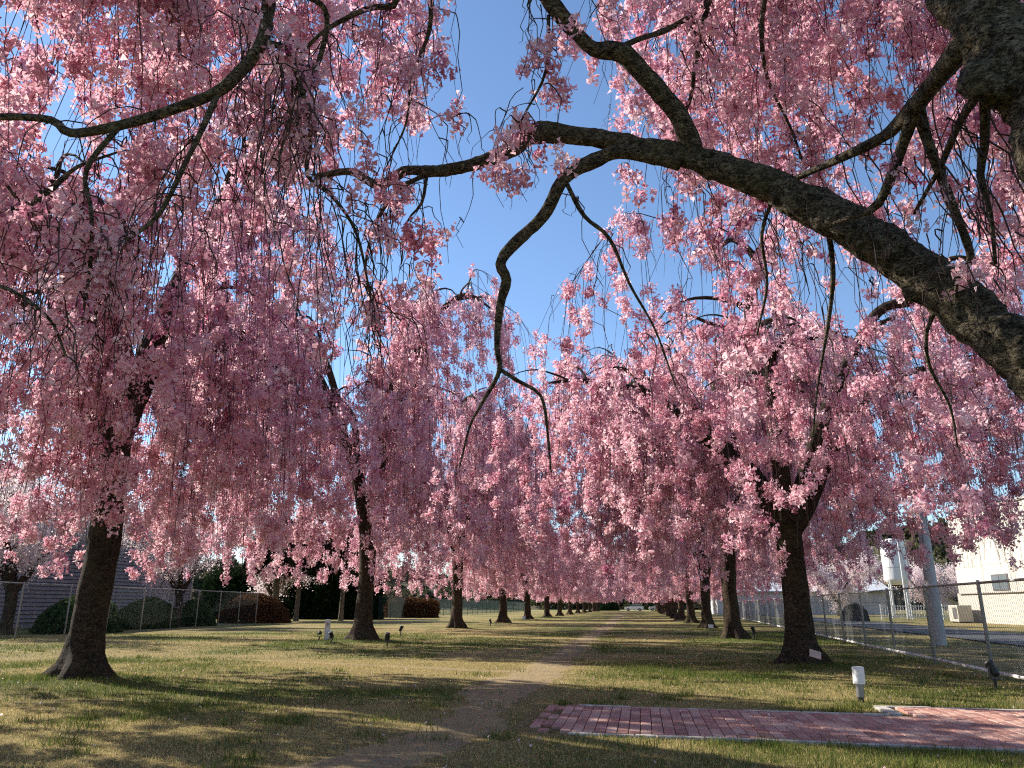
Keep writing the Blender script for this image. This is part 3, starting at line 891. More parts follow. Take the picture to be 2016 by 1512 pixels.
def left_overhead_tree():
    rng = np.random.RandomState(91)
    tx, ty = L0
    root = thing('weeping_cherry', (0, 0, 0), 'near weeping cherry with a slender dark bough dipping above the siding building', 'tree', 'weeping cherries of the avenue')
    v, f = bough([(tx, ty, -0.12, .5), (tx, ty, .15, .38), (tx, ty, .6, .31), (tx + .05, ty + .05, 1.6, .29), (tx + .15, ty + .1, 2.8, .26), (tx + .3, ty + .2, 3.6, .18)], 28, 0.06, 0.1, 2.0)
    link('trunk', np_mesh('trunk', v, f, smooth=True), M['bark_near'], root)
    E1 = rows_at([(640, -260, 4.6, .045), (545, -60, 4.35, .040), (528, 20, 4.3, .037), (512, 90, 4.25, .035), (440, 172, 4.25, .032), (350, 212, 4.25, .029), (240, 246, 4.25, .027), (140, 262, 4.25, .025), (100, 236, 4.3, .022), (0, 230, 4.3, .02), (-90, 240, 4.4, .015)])
    limbs = [[np.array([tx + .2, ty + .15, 3.0, .16]), np.array([tx + 1.6, ty + 1.6, 4.9, .12]), np.array([tx + 3.6, ty + 3.6, 5.9, .085]), np.array([*at(640, -260, 4.6), .045])],
             [np.array([tx + .2, ty + .15, 2.6, .17]), np.array([tx + .6, ty + 2.2, 4.5, .13]), np.array([tx + 1.2, ty + 4.4, 5.8, .08]), np.array([tx + 1.8, ty + 6.4, 6.2, .03])],
             [np.array([tx + .1, ty, 2.8, .15]), np.array([tx - 1.8, ty + 1.2, 4.8, .11]), np.array([tx - 3.6, ty + 2.6, 5.8, .06]), np.array([tx - 4.6, ty + 3.6, 5.6, .02])],
             [np.array([tx + .1, ty, 2.8, .15]), np.array([tx + .8, ty - 1.6, 4.8, .11]), np.array([tx + 2.4, ty - 3.4, 5.6, .06]), np.array([tx + 3.4, ty - 4.6, 5.4, .02])]]
    for r in [E1] + limbs:
        v, f = bough(r, 16, 0.05, 0.11, 4.0, 9)
        link('limb', np_mesh('limb', v, f, smooth=True), M['bark_near'], root)
    boughs = [rows_at(b_) for b_ in [
        [(512, 92, 4.25, .02), (560, 92, 4.3, .018), (592, 170, 4.4, .016), (612, 260, 4.5, .014), (605, 345, 4.55, .013), (650, 382, 4.6, .012), (700, 455, 4.7, .010), (725, 560, 4.8, .007), (740, 650, 4.9, .005)],
        [(430, 182, 4.25, .018), (395, 260, 4.2, .016), (370, 310, 4.2, .014), (310, 425, 4.2, .012), (230, 482, 4.2, .009), (150, 530, 4.2, .006)],
        [(235, 248, 4.25, .017), (170, 335, 4.2, .014), (180, 420, 4.2, .012), (178, 520, 4.2, .009), (160, 640, 4.2, .006)],
        [(540, -30, 4.3, .02), (640, 20, 4.6, .018), (620, 140, 4.7, .014), (560, 230, 4.7, .011), (480, 290, 4.7, .008)],
        [(-120, 380, 4.6, .03), (0, 420, 4.6, .024), (90, 380, 4.7, .02), (150, 330, 4.8, .012), (230, 300, 4.9, .008)],
        [(-160, 600, 3.9, .012), (-20, 560, 3.9, .01), (90, 620, 3.9, .008), (130, 700, 3.9, .006)],
        [(700, -120, 5.0, .03), (780, 0, 5.2, .024), (720, 18, 5.2, .02), (640, 60, 5.2, .014), (590, 110, 5.3, .01)],
        [(850, -60, 5.3, .02), (845, 60, 5.3, .016), (810, 150, 5.4, .012), (800, 240, 5.4, .008), (760, 330, 5.5, .005)],
    ]]
    canopy = []
    for (px, py, z) in [(60, -260, 5.0), (330, -300, 5.6), (600, -360, 6.2), (120, -120, 6.2), (400, -140, 6.8), (560, -200, 7.4), (-250, 0, 5.4), (-150, 180, 5.2)]:
        c = at(px, py, z)
        s0 = limbs[0][2][:3] if px > 250 else limbs[1][2][:3]
        mid_ = (s0 + c) / 2 + np.array([0, 0, 0.35])
        e = c + (c - mid_) * 0.6 - np.array([0, 0, 0.35])
        canopy.append([np.array([*s0, .045]), np.array([*mid_, .03]), np.array([*c, .02]), np.array([*e, .008])])
    v, f = join([bough(r, 8, 0.05, 0.12, 1.0, 14) for r in boughs] + [bough(r, 7, 0.12, 0.1) for r in canopy])
    tag(link('branches', np_mesh('branches', v, f, smooth=True), M['bark_near'], root), kind='stuff')
    Ss, Ls, Ds = [], [], []
    def shoots(rows, n, lo, hi, dr, d0, d1, tmin=0.1):
        s, d = starts_from(rows, n, rng, tmin)
        L = rng.uniform(lo, hi, n)
        S = hang(s, unit(d + rng.normal(size=d.shape) * 0.6), L, rng.uniform(0.05, dr, n), rng)
        Ss.append(S), Ls.append(L), Ds.append(rng.uniform(d0, d1, n))
    shoots(boughs[:1], 60, 0.4, 1.6, 0.3, 0.0, 0.45)
    shoots(boughs[1:5], 80, 0.3, 1.2, 0.35, 0.0, 0.75, 0.35)
    shoots(boughs[5:6], 16, 0.2, 0.6, 0.2, 0.3, 1.0)
    shoots(boughs[6:], 30, 0.4, 1.3, 0.3, 0.0, 0.6)
    shoots([E1], 18, 0.2, 0.8, 0.3, 0.0, 0.3)
    n_front = sum(map(len, Ls))
    shoots(canopy, 420, 0.8, 2.9, 0.8, 0.2, 1.15, 0.35)
    shoots(limbs[1:], 170, 0.9, 3.4, 1.0, 0.3, 1.1, 0.35)
    S, L, D = np.vstack(Ss), np.concatenate(Ls), np.concatenate(Ds)
    k = np.linalg.norm(S - EYE, axis=2).min(1) > np.where(np.arange(len(S)) < n_front, 2.8, 5.0)
    k &= S[:, :, 2].min(1) > 2.1
    S, L, D = side_shoots(S[k], L[k], D[k], rng, 1.0)
    v, f = shoot_tubes(S, 0.0055, 0.0018)
    tag(link('twigs', np_mesh('twigs', v, f), M['twig'], root), kind='stuff')
    c, tone = clusters_on(S, L, 0.058, D, rng, 0.2, 6, 0.043)
    for me_ in blossom_meshes('crown', c, tone, rng, 8.0):
        tag(link('crown', me_, None, root), kind='stuff')
left_overhead_tree()

# ------------------------------------------------------------------ fences
def wire_mesh(w, h, cell, t):
    """woven diamond wire filling a bay w wide and h high, lying in the x-z plane"""
    mb = MB()
    d = cell * math.sqrt(2)
    for sgn in (1, -1):
        k = -h if sgn > 0 else 0.0
        while k < (w if sgn > 0 else w + h):
            if sgn > 0:
                x0, x1 = max(k, 0), min(k + h, w)
                z0, z1 = x0 - k, x1 - k
            else:
                x0, x1 = max(k - h, 0), min(k, w)
                z0, z1 = k - x0, k - x1
            if x1 - x0 > 0.01:
                o = t * 0.5 * sgn
                mb.raw([(x0 - t / 2, o, z0), (x0 + t / 2, o, z0), (x0, o + t, z0), (x1 - t / 2, o, z1), (x1 + t / 2, o, z1), (x1, o + t, z1)], [(0, 1, 4, 3), (1, 2, 5, 4), (2, 0, 3, 5)])
            k += d
    return mb.mesh('chain_link')

def chain_fence(p0, p1, bay, h, label, wire, rail_low, post_mat='galv', cell=0.05, t=0.004, skip_low=False, clamp=False):
    p0, p1 = np.array(p0, float), np.array(p1, float)
    n = int(round(np.linalg.norm(p1 - p0) / bay))
    d = (p1 - p0) / n
    L = np.linalg.norm(d)
    rz = math.atan2(d[1], d[0])
    root = thing('chain_link_fence', (*p0, 0), label, 'fence', None, rz)
    mesh = wire_mesh(L - 0.05, h - 0.12, cell, t)
    post = MB().lathe([(0.030, -0.15), (0.030, h - 0.03), (0.034, h - 0.02), (0.020, h + 0.012)], 8).mesh('post', True)
    top = MB().tube([(0.028, 0, h - 0.035), (L - 0.028, 0, h - 0.035)], 0.021, 8).mesh('top_rail', True)
    low = MB().tube([(0.032, 0, 0.095), (L - 0.032, 0, 0.095)], 0.028, 8).mesh('bottom_rail', True)
    band = MB().lathe([(0.036, h * 0.46), (0.036, h * 0.46 + 0.03)], 8).mesh('clamp_band')
    for k in range(n + 1):
        q = p0 + d * k
        z = z_at(*q) if q[1] < 70 else 0.0
        pp = link('post', post, M[post_mat], root, (L * k, 0, z))
        if clamp and k < 6:
            link('clamp_band', band, M['post_dark'], pp)
        if k < n:
            z2 = z_at(*(q + d)) if q[1] < 70 else 0.0
            tl = (0, -math.atan2(z2 - z, L), 0)
            link('top_rail', top, M[post_mat], root, (L * k, 0, z), tl)
            if not skip_low:
                link('bottom_rail', low, M[rail_low], root, (L * k, 0, z), tl)
            g = link('chain_link', mesh, M[wire], root, (L * k + 0.025, 0, z + 0.07), tl)
    return root

FX = lambda y: 5.50 + 0.053 * (y - 14.0)
chain_fence((FX(5.0), 5.0), (FX(98.0), 98.0), 3.0, 1.50, 'galvanised chain-link fence with pale bottom rail between the cherries and the road', 'wire', 'rail_white', 'galv', 0.055, 0.0028, clamp=True)
chain_fence((-20.2, 16.0), (-23.6, 46.0), 2.75, 1.9, 'chain-link fence in front of the grey siding building', 'wire_green', 'galv', 'post_dark', 0.055, 0.0016, True)
chain_fence((-22.5, 66.0), (-23.5, 168.0), 3.4, 1.9, 'long greenish chain-link fence beyond the clipped brown hedge', 'wire_green', 'galv', 'wire_green', 0.06, 0.006, True)

# ------------------------------------------------------------------ small things on the lawn
def bollard(loc, label):
    t = thing('bollard', loc, label, 'bollard')
    MB().lathe([(0.034, -0.05), (0.034, 0.05), (0.030, 0.055)], 16).build('base', M['black'], t, smooth=False)
    MB().lathe([(0.044, 0.052), (0.046, 0.06), (0.046, 0.215), (0.044, 0.222)], 20).build('body', M['steel_grey'], t)
    hd = MB()
    prof = [(0.9, 0.20), (1.0, 0.205), (1.0, 0.385), (0.95, 0.398), (0.8, 0.402)]
    n = 24
    v, f = [], []
    for s, z in prof:
        for k in range(n):
            a = 2 * pi * k / n
            ca, sa = cos(a), sin(a)
            q = 0.062 * s / max((abs(ca) ** 5 + abs(sa) ** 5) ** 0.2, 1e-6)
            v.append((q * ca, q * sa * 0.8, z))
    for j in range(len(prof) - 1):
        f += [(j * n + k, j * n + (k + 1) % n, (j + 1) * n + (k + 1) % n, (j + 1) * n + k) for k in range(n)]
    f += [tuple(range(n - 1, -1, -1)), tuple(range((len(prof) - 1) * n, len(prof) * n))]
    hd.raw(v, f).build('head', M['white'], t)
    return t
bx_, by_ = 2.56, 10.38
b_ = bollard((bx_, by_, z_at(bx_, by_)), 'short bollard with boxy white head on grey body beside the brick path')
b_.rotation_euler = (0.0, 0.03, 0.5)

def spotlight(x, y, rz, tilt, label, sc=1.0):
    t = thing('garden_spotlight', (x, y, z_at(x, y)), label, 'spotlight', 'garden spotlights under the cherries', rz)
    t.scale = (sc, sc, sc)
    MB().lathe([(0.004, -0.16), (0.016, -0.02), (0.018, 0.10), (0.012, 0.105)], 8).build('stake', M['black'], t)
    MB().box(-0.055, 0.055, -0.012, 0.012, 0.098, 0.112).box(-0.062, -0.052, -0.014, 0.014, 0.10, 0.24).box(0.052, 0.062, -0.014, 0.014, 0.10, 0.24).build('bracket', M['black'], t)
    hd = MB().lathe([(0.030, -0.085), (0.046, -0.06), (0.050, 0.06), (0.058, 0.066), (0.058, 0.092), (0.052, 0.094)], 14).build('head', M['black'], t, (0, 0, 0.215), (tilt, 0, 0), True)
    MB().lathe([(0.048, 0.0945), (0.047, 0.0975), (0.01, 0.099)], 14).build('lens', M['lens'], hd)
    MB().tube([(0.0, 0.012, 0.02), (0.03, 0.06, 0.01), (0.10, 0.10, 0.006), (0.2, 0.12, -0.03)], 0.005, 6).build('cable', M['black'], t)
    return t
spotlight(4.86, 12.35, 0.4, -0.6, 'black garden spotlight on a stake at the foot of the galvanised fence', 1.15)
spotlight(-9.25, 22.9, 2.6, -0.5, 'black garden spotlight in front of the white standpipe', 1.15)
spotlight(-10.6, 25.2, 0.5, -1.4, 'black garden spotlight tipped over at the base of the white standpipe', 1.1)
spotlight(-7.2, 22.0, 3.6, -0.3, 'black garden spotlight standing alone near the trunk behind the white standpipe', 1.2)
spotlight(-9.1, 29.4, 5.0, -0.4, 'black garden spotlight on open lawn in front of the clipped brown hedge', 1.25)
spotlight(-8.6, 45.0, 2.0, -0.4, 'black garden spotlight on the lawn before the long greenish fence', 1.25)
spotlight(3.62, 27.2, 1.0, -0.3, 'black garden spotlight beside the second cherry of the fence row', 1.2)

t = thing('standpipe', (-10.5, 25.6, z_at(-10.5, 25.6)), 'white square standpipe with a small brass tap on the lawn', 'standpipe', None, 0.3)
MB().bevel_box(-0.085, 0.085, -0.085, 0.085, -0.1, 0.66, 0.012).build('post', M['white'], t)
MB().tube([(0, -0.084, 0.52), (0, -0.15, 0.52), (0.0, -0.17, 0.50), (0, -0.172, 0.44)], 0.016, 8).build('tap', M['brass'], t)
MB().bevel_box(-0.035, 0.035, -0.17, -0.10, 0.545, 0.56, 0.004).build('tap_handle', M['brass'], t)

def name_plate(x, y, z, w, h, rot, label, mat='plate', legs=True):
    t = thing('name_plate', (x, y, z), label, 'plate')
    t.rotation_euler = rot
    MB().bevel_box(-w / 2, w / 2, -h / 2, h / 2, -0.006, 0.006, 0.003).build('panel', M[mat], t)
    return t
x, y = RIGHT_ROW[0]
name_plate(x + 0.17, y - 0.42, 0.27, 0.215, 0.135, (radians(72), radians(16), 0.25), 'pinkish blank plate leaning askew on the root flare of a fence-row cherry')
x, y = RIGHT_ROW[2]
name_plate(x + 0.10, y - 0.56, 0.17, 0.22, 0.16, (radians(70), 0, -0.1), 'small white plate at the foot of the third fence-row cherry', 'white')
x, y = LEFT_ROW[4]
name_plate(x - 0.25, y - 0.60, 0.17, 0.24, 0.30, (radians(75), 0, -0.1), 'small white plate at the foot of the fifth cherry opposite the fence row', 'white')

# ------------------------------------------------------------------ beyond the galvanised fence
t = thing('utility_pole', (8.5, 24.9, 0), 'tapered grey concrete utility pole beyond the galvanised fence', 'pole')
MB().lathe([(0.185, -0.3), (0.18, 0.0), (0.15, 4.0), (0.12, 9.5), (0.11, 9.55)], 20).build('shaft', M['pole'], t, smooth=True)
for k in range(5):
    MB().tube([(0.0, -0.10, 2.4 + k * 0.5), (0.0, -0.26, 2.4 + k * 0.5)], 0.010, 6).build('step_bolt', M['galv'], t, (0, 0, 0), (0, 0, (k % 2) * pi))
MB().box(-0.9, 0.9, -0.19, -0.11, 8.7, 8.8).build('crossarm', M['galv'], t)
for s in (-0.75, 0.0, 0.75):
    MB().lathe([(0.03, 8.8), (0.045, 8.86), (0.03, 8.92), (0.04, 8.98), (0.02, 9.02)], 8, (s, -0.15)).build('insulator', M['white'], t)
t = thing('lamp_pole', (20.5, 66, 0), 'thin pale lamp pole standing near the white storage tank', 'lamp pole')
MB().lathe([(0.09, 0), (0.075, 0.4), (0.05, 8.0), (0.04, 8.05)], 10).build('shaft', M['white'], t, smooth=True)
MB().tube([(0, 0, 7.95), (-0.5, 0, 8.2), (-1.1, 0, 8.25)], 0.03, 6).build('arm', M['white'], t)
MB().bevel_box(-1.7, -1.05, -0.13, 0.13, 8.18, 8.30, 0.04).build('lamp_head', M['white'], t)

t = thing('storage_tank', (24.3, 80, 0), 'tall white cylindrical storage tank on legs behind the white railing', 'tank')
MB().lathe([(0.35, 3.05), (0.8, 3.15), (1.08, 3.45), (1.10, 3.6), (1.10, 6.9), (1.0, 7.15), (0.7, 7.32), (0.2, 7.4)], 28).build('shell', M['white'], t, smooth=True)
for a in range(4):
    ca, sa = cos(a * pi / 2 + .6), sin(a * pi / 2 + .6)
    MB().tube([(0.9 * ca, 0.9 * sa, 3.5), (0.95 * ca, 0.95 * sa, 0)], 0.09, 8).build('leg', M['white'], t)
for z in (4.6, 5.9):
    MB().lathe([(1.112, z), (1.112, z + 0.05)], 28).build('band', M['galv'], t)
MB().tube([(0.5, -1.25, 0), (0.5, -1.25, 7.2)], 0.03, 6).tube([(0.85, -1.2, 0), (0.85, -1.2, 7.2)], 0.03, 6).build('ladder', M['galv'], t)

def building_white():
    t = thing('white_building', (22.6, 61.0, 0), 'cream white flat-roofed building with a grey window, beyond the road', 'building')
    L, H, D = 24.0, 7.2, 14.0
    MB().box(0.0, D, -L, 0, 1.95, H).build('upper_wall', M['white_wall'], t)
    MB().box(-0.10, D + 0.05, -L - 0.05, 0.08, -0.1, 1.95).build('lower_wall', M['white_wall'], t)
    MB().box(-0.12, D + 0.12, -L - 0.12, 0.12, H, H + 0.16).build('parapet_cap', M['fascia'], t)
    for y in (-4.5, -9.0, -13.5, -18.0):
        MB().box(-0.012, 0.001, y - 0.015, y + 0.015, 1.96, H - 0.02).build('panel_joint', M['fascia'], t)
    for z in (3.7, 5.45):
        MB().box(-0.010, 0.001, -L, 0, z - 0.012, z + 0.012).build('panel_joint', M['fascia'], t)
    for y in (-6.9, -14.5):
        w = MB().box(-0.06, 0.02, y - 1.15, y + 1.15, 2.05, 3.05).build('window', M['steel_grey'], t)
        for s in (-0.56, 0.56):
            MB().box(-0.075, -0.06, y + s - 0.5, y + s + 0.5, 2.12, 2.98).build('pane', M['glass'], w)
    MB().box(-0.25, -0.10, -L, -0.5, 1.90, 1.97).build('ledge', M['fascia'], t)
building_white()
t = thing('air_conditioner', (21.6, 58.6, 0), 'boxy cream outdoor air-conditioning unit beside the white building', 'air conditioner')
MB().bevel_box(-0.45, 0.45, -0.8, 0.8, 0.08, 1.15, 0.03).build('casing', M['white_wall'], t)
MB().box(-0.47, -0.45, -0.65, 0.05, 0.25, 1.0).build('grille', M['steel_grey'], t)
MB().box(-0.4, 0.4, -0.7, -0.5, 0, 0.08).build('foot', M['black'], t)
MB().box(-0.4, 0.4, 0.5, 0.7, 0, 0.08).build('foot', M['black'], t)

t = thing('warehouse', (26, 108, 0), 'long low pale grey warehouse across the road', 'warehouse')
MB().box(-16, 5.5, 0, 14, -0.1, 3.0).build('wall', M['shed'], t)
MB().prism([(-0.6, 3.0), (7.0, 5.0), (14.6, 3.0), (14.6, 2.85), (7, 4.85), (-0.6, 2.85)], -16.4, 5.9).build('roof', M['roof_grey'], t)
for k in range(12):
    MB().box(-15.9 + k * 1.78, -15.84 + k * 1.78, -0.025, 0.001, 0, 2.84).build('wall_rib', M['shed'], t)
MB().box(-16.02, 5.52, -0.03, 0.001, 1.5, 1.56).build('wall_band', M['fascia'], t)

t = thing('white_railing', (20.5, 73, 0), 'white picket railing in front of the storage tank', 'railing')
for k in range(4):
    MB().box(k * 2.5, k * 2.5 + 0.08, -0.04, 0.04, 0, 1.25).build('post', M['white'], t)
pk = MB().box(-0.025, 0.025, -0.015, 0.015, 0.1, 1.15).mesh('picket')
for k in range(3):
    for z in (0.2, 1.05):
        MB().box(k * 2.5 + 0.08, k * 2.5 + 2.5, 0.015, 0.045, z, z + 0.06).build('rail', M['white'], t)
    for j in range(1, 12):
        link('picket', pk, M['white'], t, (k * 2.5 + j * 0.208, 0, 0))

# ------------------------------------------------------------------ shrubs, hedges, other trees
def leaf_cloud(name, n, fn, size, rng, mat, parent):
    """n leaf triangles at points fn gives"""
    c = fn(n)
    v, f, t = petals(c, 1, 0.0, size, rng, rng.rand(n))
    o = link(name, np_mesh(name, v, f, t), M[mat], parent)
    o['kind'] = 'stuff'
    return o

def dome_points(rx, ry, h, rng, shell=0.35, box=False):
    def fn(n):
        d = unit(rng.normal(size=(n, 3)))
        d[:, 2] = np.abs(d[:, 2])
        if box:
            p = 6.0
            d = d / ((np.abs(d) ** p).sum(1) ** (1 / p))[:, None]
        r = 1 - shell * rng.rand(n) ** 1.5
        lump = 1 + 0.10 * wob(d * 1.0 + rx, 3.0) + 0.05 * wob(d, 9.0)
        q = d * (r * lump)[:, None]
        return q * np.array([rx, ry, h])
    return fn

def shrub(name, loc, rx, ry, h, n, size, mat, label, cat='shrub', seed=1, box=False, group=None):
    rng = np.random.RandomState(seed)
    t = thing(name, loc, label, cat, group)
    leaf_cloud('foliage', n, dome_points(rx, ry, h, rng, 0.4, box), size, rng, mat, t)
    parts = []
    for k in range(9):
        a = rng.rand() * 6.28
        e = np.array([cos(a) * rx * 0.7, sin(a) * ry * 0.7, h * rng.uniform(0.6, 0.85)])
        s = np.array([cos(a) * rx * 0.15, sin(a) * ry * 0.15, -0.05])
        m_ = (s + e) / 2 + rng.normal(size=3) * 0.1
        parts.append(bough([(*s, .035), (*m_, .022), (*e, .008)], 5, 0.3, 0.05))
    v, f = join(parts)
    tag(link('stems', np_mesh('stems', v, f), M['twig'], t), kind='stuff')
    return t

shrub('green_shrub', (-23.6, 30.5, 0), 1.3, 2.2, 1.5, 9000, 0.11, 'leaf_green', 'rounded dark green shrub behind the fence, beside the flared cherry trunk', seed=3)
shrub('green_shrub', (-24.8, 36.8, 0), 1.2, 2.1, 1.45, 9000, 0.11, 'leaf_green', 'dark green shrub behind the fence beside the forked tree', seed=4)
shrub('green_shrub', (-25.2, 41.5, 0), 1.2, 1.8, 1.35, 8000, 0.11, 'leaf_green', 'dark green shrub behind the fence next to the brown-leaved shrub', seed=5)
shrub('brown_shrub', (-26.0, 50.5, 0), 2.6, 2.0, 1.75, 15000, 0.10, 'leaf_brown', 'wide rounded brown-leaved shrub at the end of the siding building', seed=6)
shrub('clipped_hedge', (-22.2, 75.0, 0), 2.7, 1.4, 1.75, 15000, 0.12, 'leaf_brown', 'flat-topped clipped brown hedge in front of the greenish fence', 'hedge', seed=7, box=True)
shrub('evergreen', (-25.2, 66.0, 0), 2.6, 3.0, 4.6, 26000, 0.20, 'leaf_dark', 'tall nearly black evergreen hedge beside the clipped brown hedge', 'evergreen', seed=8, box=True)
shrub('evergreen', (-33.0, 66.0, 0), 5.5, 2.0, 4.2, 16000, 0.24, 'leaf_dark', 'broad dark evergreen thicket behind the rounded brown shrub', 'evergreen', seed=18, box=True)
shrub('dark_shrub', (15.6, 62.0, 0), 1.0, 1.0, 1.25, 5000, 0.11, 'leaf_dark', 'dark rounded shrub seen through the galvanised fence beside the road', seed=9)
shrub('dark_shrub', (-7.6, 190.0, 0), 2.4, 2.0, 2.2, 4000, 0.2, 'leaf_dark', 'small dark shrub at the far end of the dirt track', seed=10)

def pale_cherry(loc, H, R, seed, label, lean=None, n=26000, size=0.10, r_tr=0.22):
    rng = np.random.RandomState(seed)
    t = thing('pale_cherry', loc, label, 'tree')
    fork = H * 0.22
    v, f = bough([(0, 0, -0.1, r_tr * 1.5), (0, 0, .3, r_tr), (0.03, 0, fork * .6, r_tr * .9), (0, 0, fork, r_tr * .9)], 12, 0.15, 0.1, seed)
    link('trunk', np_mesh('trunk', v, f, smooth=True), M['bark'], t)
    pts = []
    brs = []
    for k in range(5):
        az = k * 2 * pi / 5 + rng.normal() * 0.3 if not (lean is not None and k < 2) else lean[k]
        tt = np.linspace(0, 1, 6)
        rad = R * 0.85 * tt
        z = fork - 0.1 + (H * 0.85 - fork) * np.sin(tt * 1.45)
        w = np.cumsum(rng.normal(size=6) * 0.12)
        row = np.stack([np.cos(az + w) * rad, np.sin(az + w) * rad, z, r_tr * 0.6 * (1 - tt) + .02], 1)
        v, f = bough(row, 9, 0.2, 0.1, seed)
        link('limb', np_mesh('limb', v, f, smooth=True), M['bark'], t)
        for s in range(14):
            q = rng.randint(1, 6)
            p0 = row[q]
            d = unit(rng.normal(size=3) + np.array([0, 0, 0.4]))
            e = p0[:3] + d * R * rng.uniform(.25, .5)
            brs.append(bough([(*p0[:3], max(p0[3] * .4, .012)), (*((p0[:3] + e) / 2 + rng.normal(size=3) * .1), .015), (*e, .006)], 5, 0.4, 0.05))
            for u in np.linspace(0.15, 1, 6):
                pts.append(p0[:3] + (e - p0[:3]) * u)
    v, f = join(brs)
    tag(link('branches', np_mesh('branches', v, f), M['twig'], t), kind='stuff')
    pts = np.array(pts)
    c = pts[rng.randint(0, len(pts), n)] + rng.normal(size=(n, 3)) * R * 0.07
    v, f, tn = petals(c, 1, 0.0, size, rng, np.full(n, 0.5))
    tag(link('crown', np_mesh('crown', v, f, tn), M['pale_petal'], t), kind='stuff')
    return t
pale_cherry((-24.6, 27.6, 0), 7.5, 4.6, 1, 'pale blossom tree with forked dark trunk close in front of the siding boards', (2.6, 0.9), 30000, 0.075, .24)
pale_cherry((-25.0, 39.8, 0), 7.5, 4.6, 2, 'pale blossom tree with one long low limb, beside the rounded green shrubs', (3.9, 1.2), 30000, 0.075, .22)
pale_cherry((-28, 57, 0), 8.5, 5.2, 3, 'pale blossom tree beyond the rounded brown shrub', None, 24000, 0.10, .25)
pale_cherry((22.5, 96, 0), 6.4, 5.0, 4, 'pale pink blossom tree between the warehouse and the storage tank', None, 22000, 0.13)
pale_cherry((34, 100, 0), 6.0, 5.0, 5, 'pale pink blossom tree between the storage tank and the white building', None, 22000, 0.13)
pale_cherry((15, 128, 0), 7.0, 5.5, 6, 'pale pink blossom tree rising behind the low warehouse', None, 18000, 0.15)

def bare_trunk(loc, label, seed, h=5.0, r=0.24):
    rng = np.random.RandomState(seed)
    t = thing('evergreen_tree', loc, label, 'tree')
    v, f = bough([(0, 0, -.1, r * 1.4), (0, 0, .3, r), (.05, .02, h * .5, r * .85), (0, .05, h, r * .6)], 12, 0.15, 0.1, seed)
    link('trunk', np_mesh('trunk', v, f, smooth=True), M['bark_near'], t)
    cr = leaf_cloud('crown', 9000, dome_points(2.3, 2.3, 4.0, rng, 0.5), 0.2, rng, 'leaf_dark', t)
    cr.location = (0, 0, h - 1.6)
    return t
bare_trunk((-26.6, 54.5, 0), 'evergreen with pale straight trunk rising behind the brown shrub', 1)
bare_trunk((-25.5, 56.0, 0), 'evergreen with thin leaning trunk between the brown shrub and the black hedge', 2, 5, .2)
bare_trunk((-22.9, 58.3, 0), 'evergreen with sunlit bare trunk at the edge of the black hedge', 3, 5, .2)

# wooded hill far behind
hx = np.linspace(-260, 340, 61)
hy = np.linspace(230, 420, 20)
HX, HY_ = np.meshgrid(hx, hy, indexing='ij')
def hill_z(x, y):
    return (np.exp(-((x - 110) / 75) ** 2) * 24 + np.exp(-((x + 150) / 90) ** 2) * 14 + 4 * vnoise(x, y, 40, 3)) * np.clip((y - 232) / 60, 0, 1) - 1.0
HZ = hill_z(HX, HY_)
k, j = np.meshgrid(np.arange(60), np.arange(19), indexing='ij')
tag(link('hill', np_mesh('hill', np.stack([HX, HY_, HZ], -1).reshape(-1, 3), np.stack([k * 20 + j, (k + 1) * 20 + j, (k + 1) * 20 + j + 1, k * 20 + j + 1], -1).reshape(-1, 4), smooth=True), simple_mat('hill_ground', (0.075, 0.068, 0.036), 0.95, 0.3, 0.1)), kind='structure')
rng = np.random.RandomState(12)
nt_ = 1000
tx_, ty_ = rng.uniform(-250, 330, nt_), 232 + 150 * rng.rand(nt_) ** 1.5
tz_ = hill_z(tx_, ty_)
hh = rng.uniform(4, 8, nt_)
K = 90
d = unit(rng.normal(size=(nt_, K, 3)))
d[..., 2] = np.abs(d[..., 2]) * 1.3 - 0.2
c = np.stack([tx_, ty_, tz_ + hh * 0.35], 1)[:, None] + d * (hh * 0.5)[:, None, None] * rng.uniform(0.7, 1.05, (nt_, K, 1))
v, f, tn = petals(c.reshape(-1, 3), 1, 0, 1.5, rng, np.clip(np.repeat(rng.rand(nt_), K) + rng.normal(size=nt_ * K) * .12, 0, 1))
tag(link('hill_wood', np_mesh('hill_wood', v, f, tn), M['leaf_hill']), 'brown green wood covering the far hill', 'wood', kind='stuff')

# ------------------------------------------------------------------ grey siding building
def siding_building():
    t = thing('siding_building', (-31.5, 51.5, 0), 'grey building with horizontal siding boards behind a chain-link fence', 'building')
    L = 32.0
    MB().box(-9, -0.03, -L, 0, -0.1, 4.7).build('wall', M['siding'], t)
    z = 0.25
    k = 0
    brd = MB().prism([(0, 0.035), (0.085, 0.035), (0.085, 0.05), (0.02, 0.203), (0, 0.203)], -L, 0.0)
    bm_ = MB()
    bm_.v = [(y, x, zz) for x, y, zz in brd.v]
    bm_.f = [tuple(reversed(q)) for q in brd.f]
    me_ = bm_.mesh('siding_board')
    while z < 4.55:
        link('siding_board', me_, M['siding'], t, (-0.03, 0, z))
        z += 0.205
        k += 1
    MB().box(-9.2, 0.06, -L - 0.05, 0.1, 4.7, 6.2).build('fascia', M['fascia'], t)
    for y in (-6.4, -12.8, -19.2, -25.6):
        MB().box(0.06, 0.075, y - 0.02, y + 0.02, 4.75, 6.15).build('fascia_joint', M['siding'], t)
    MB().prism([(-L - 0.4, 6.2), (0.4, 6.2), (0.4, 6.35), (-L - 0.4, 6.35)], -9.5, 0.35).build('roof', M['roof_grey'], t)
    MB().box(0.0, 0.06, -0.14, 0.02, 0, 4.68).build('corner_trim', M['fascia'], t)
siding_building()
t = thing('thin_pole', (-24.2, 31.0, 0), 'thin grey pole standing behind the fence beside the flared trunk', 'pole')
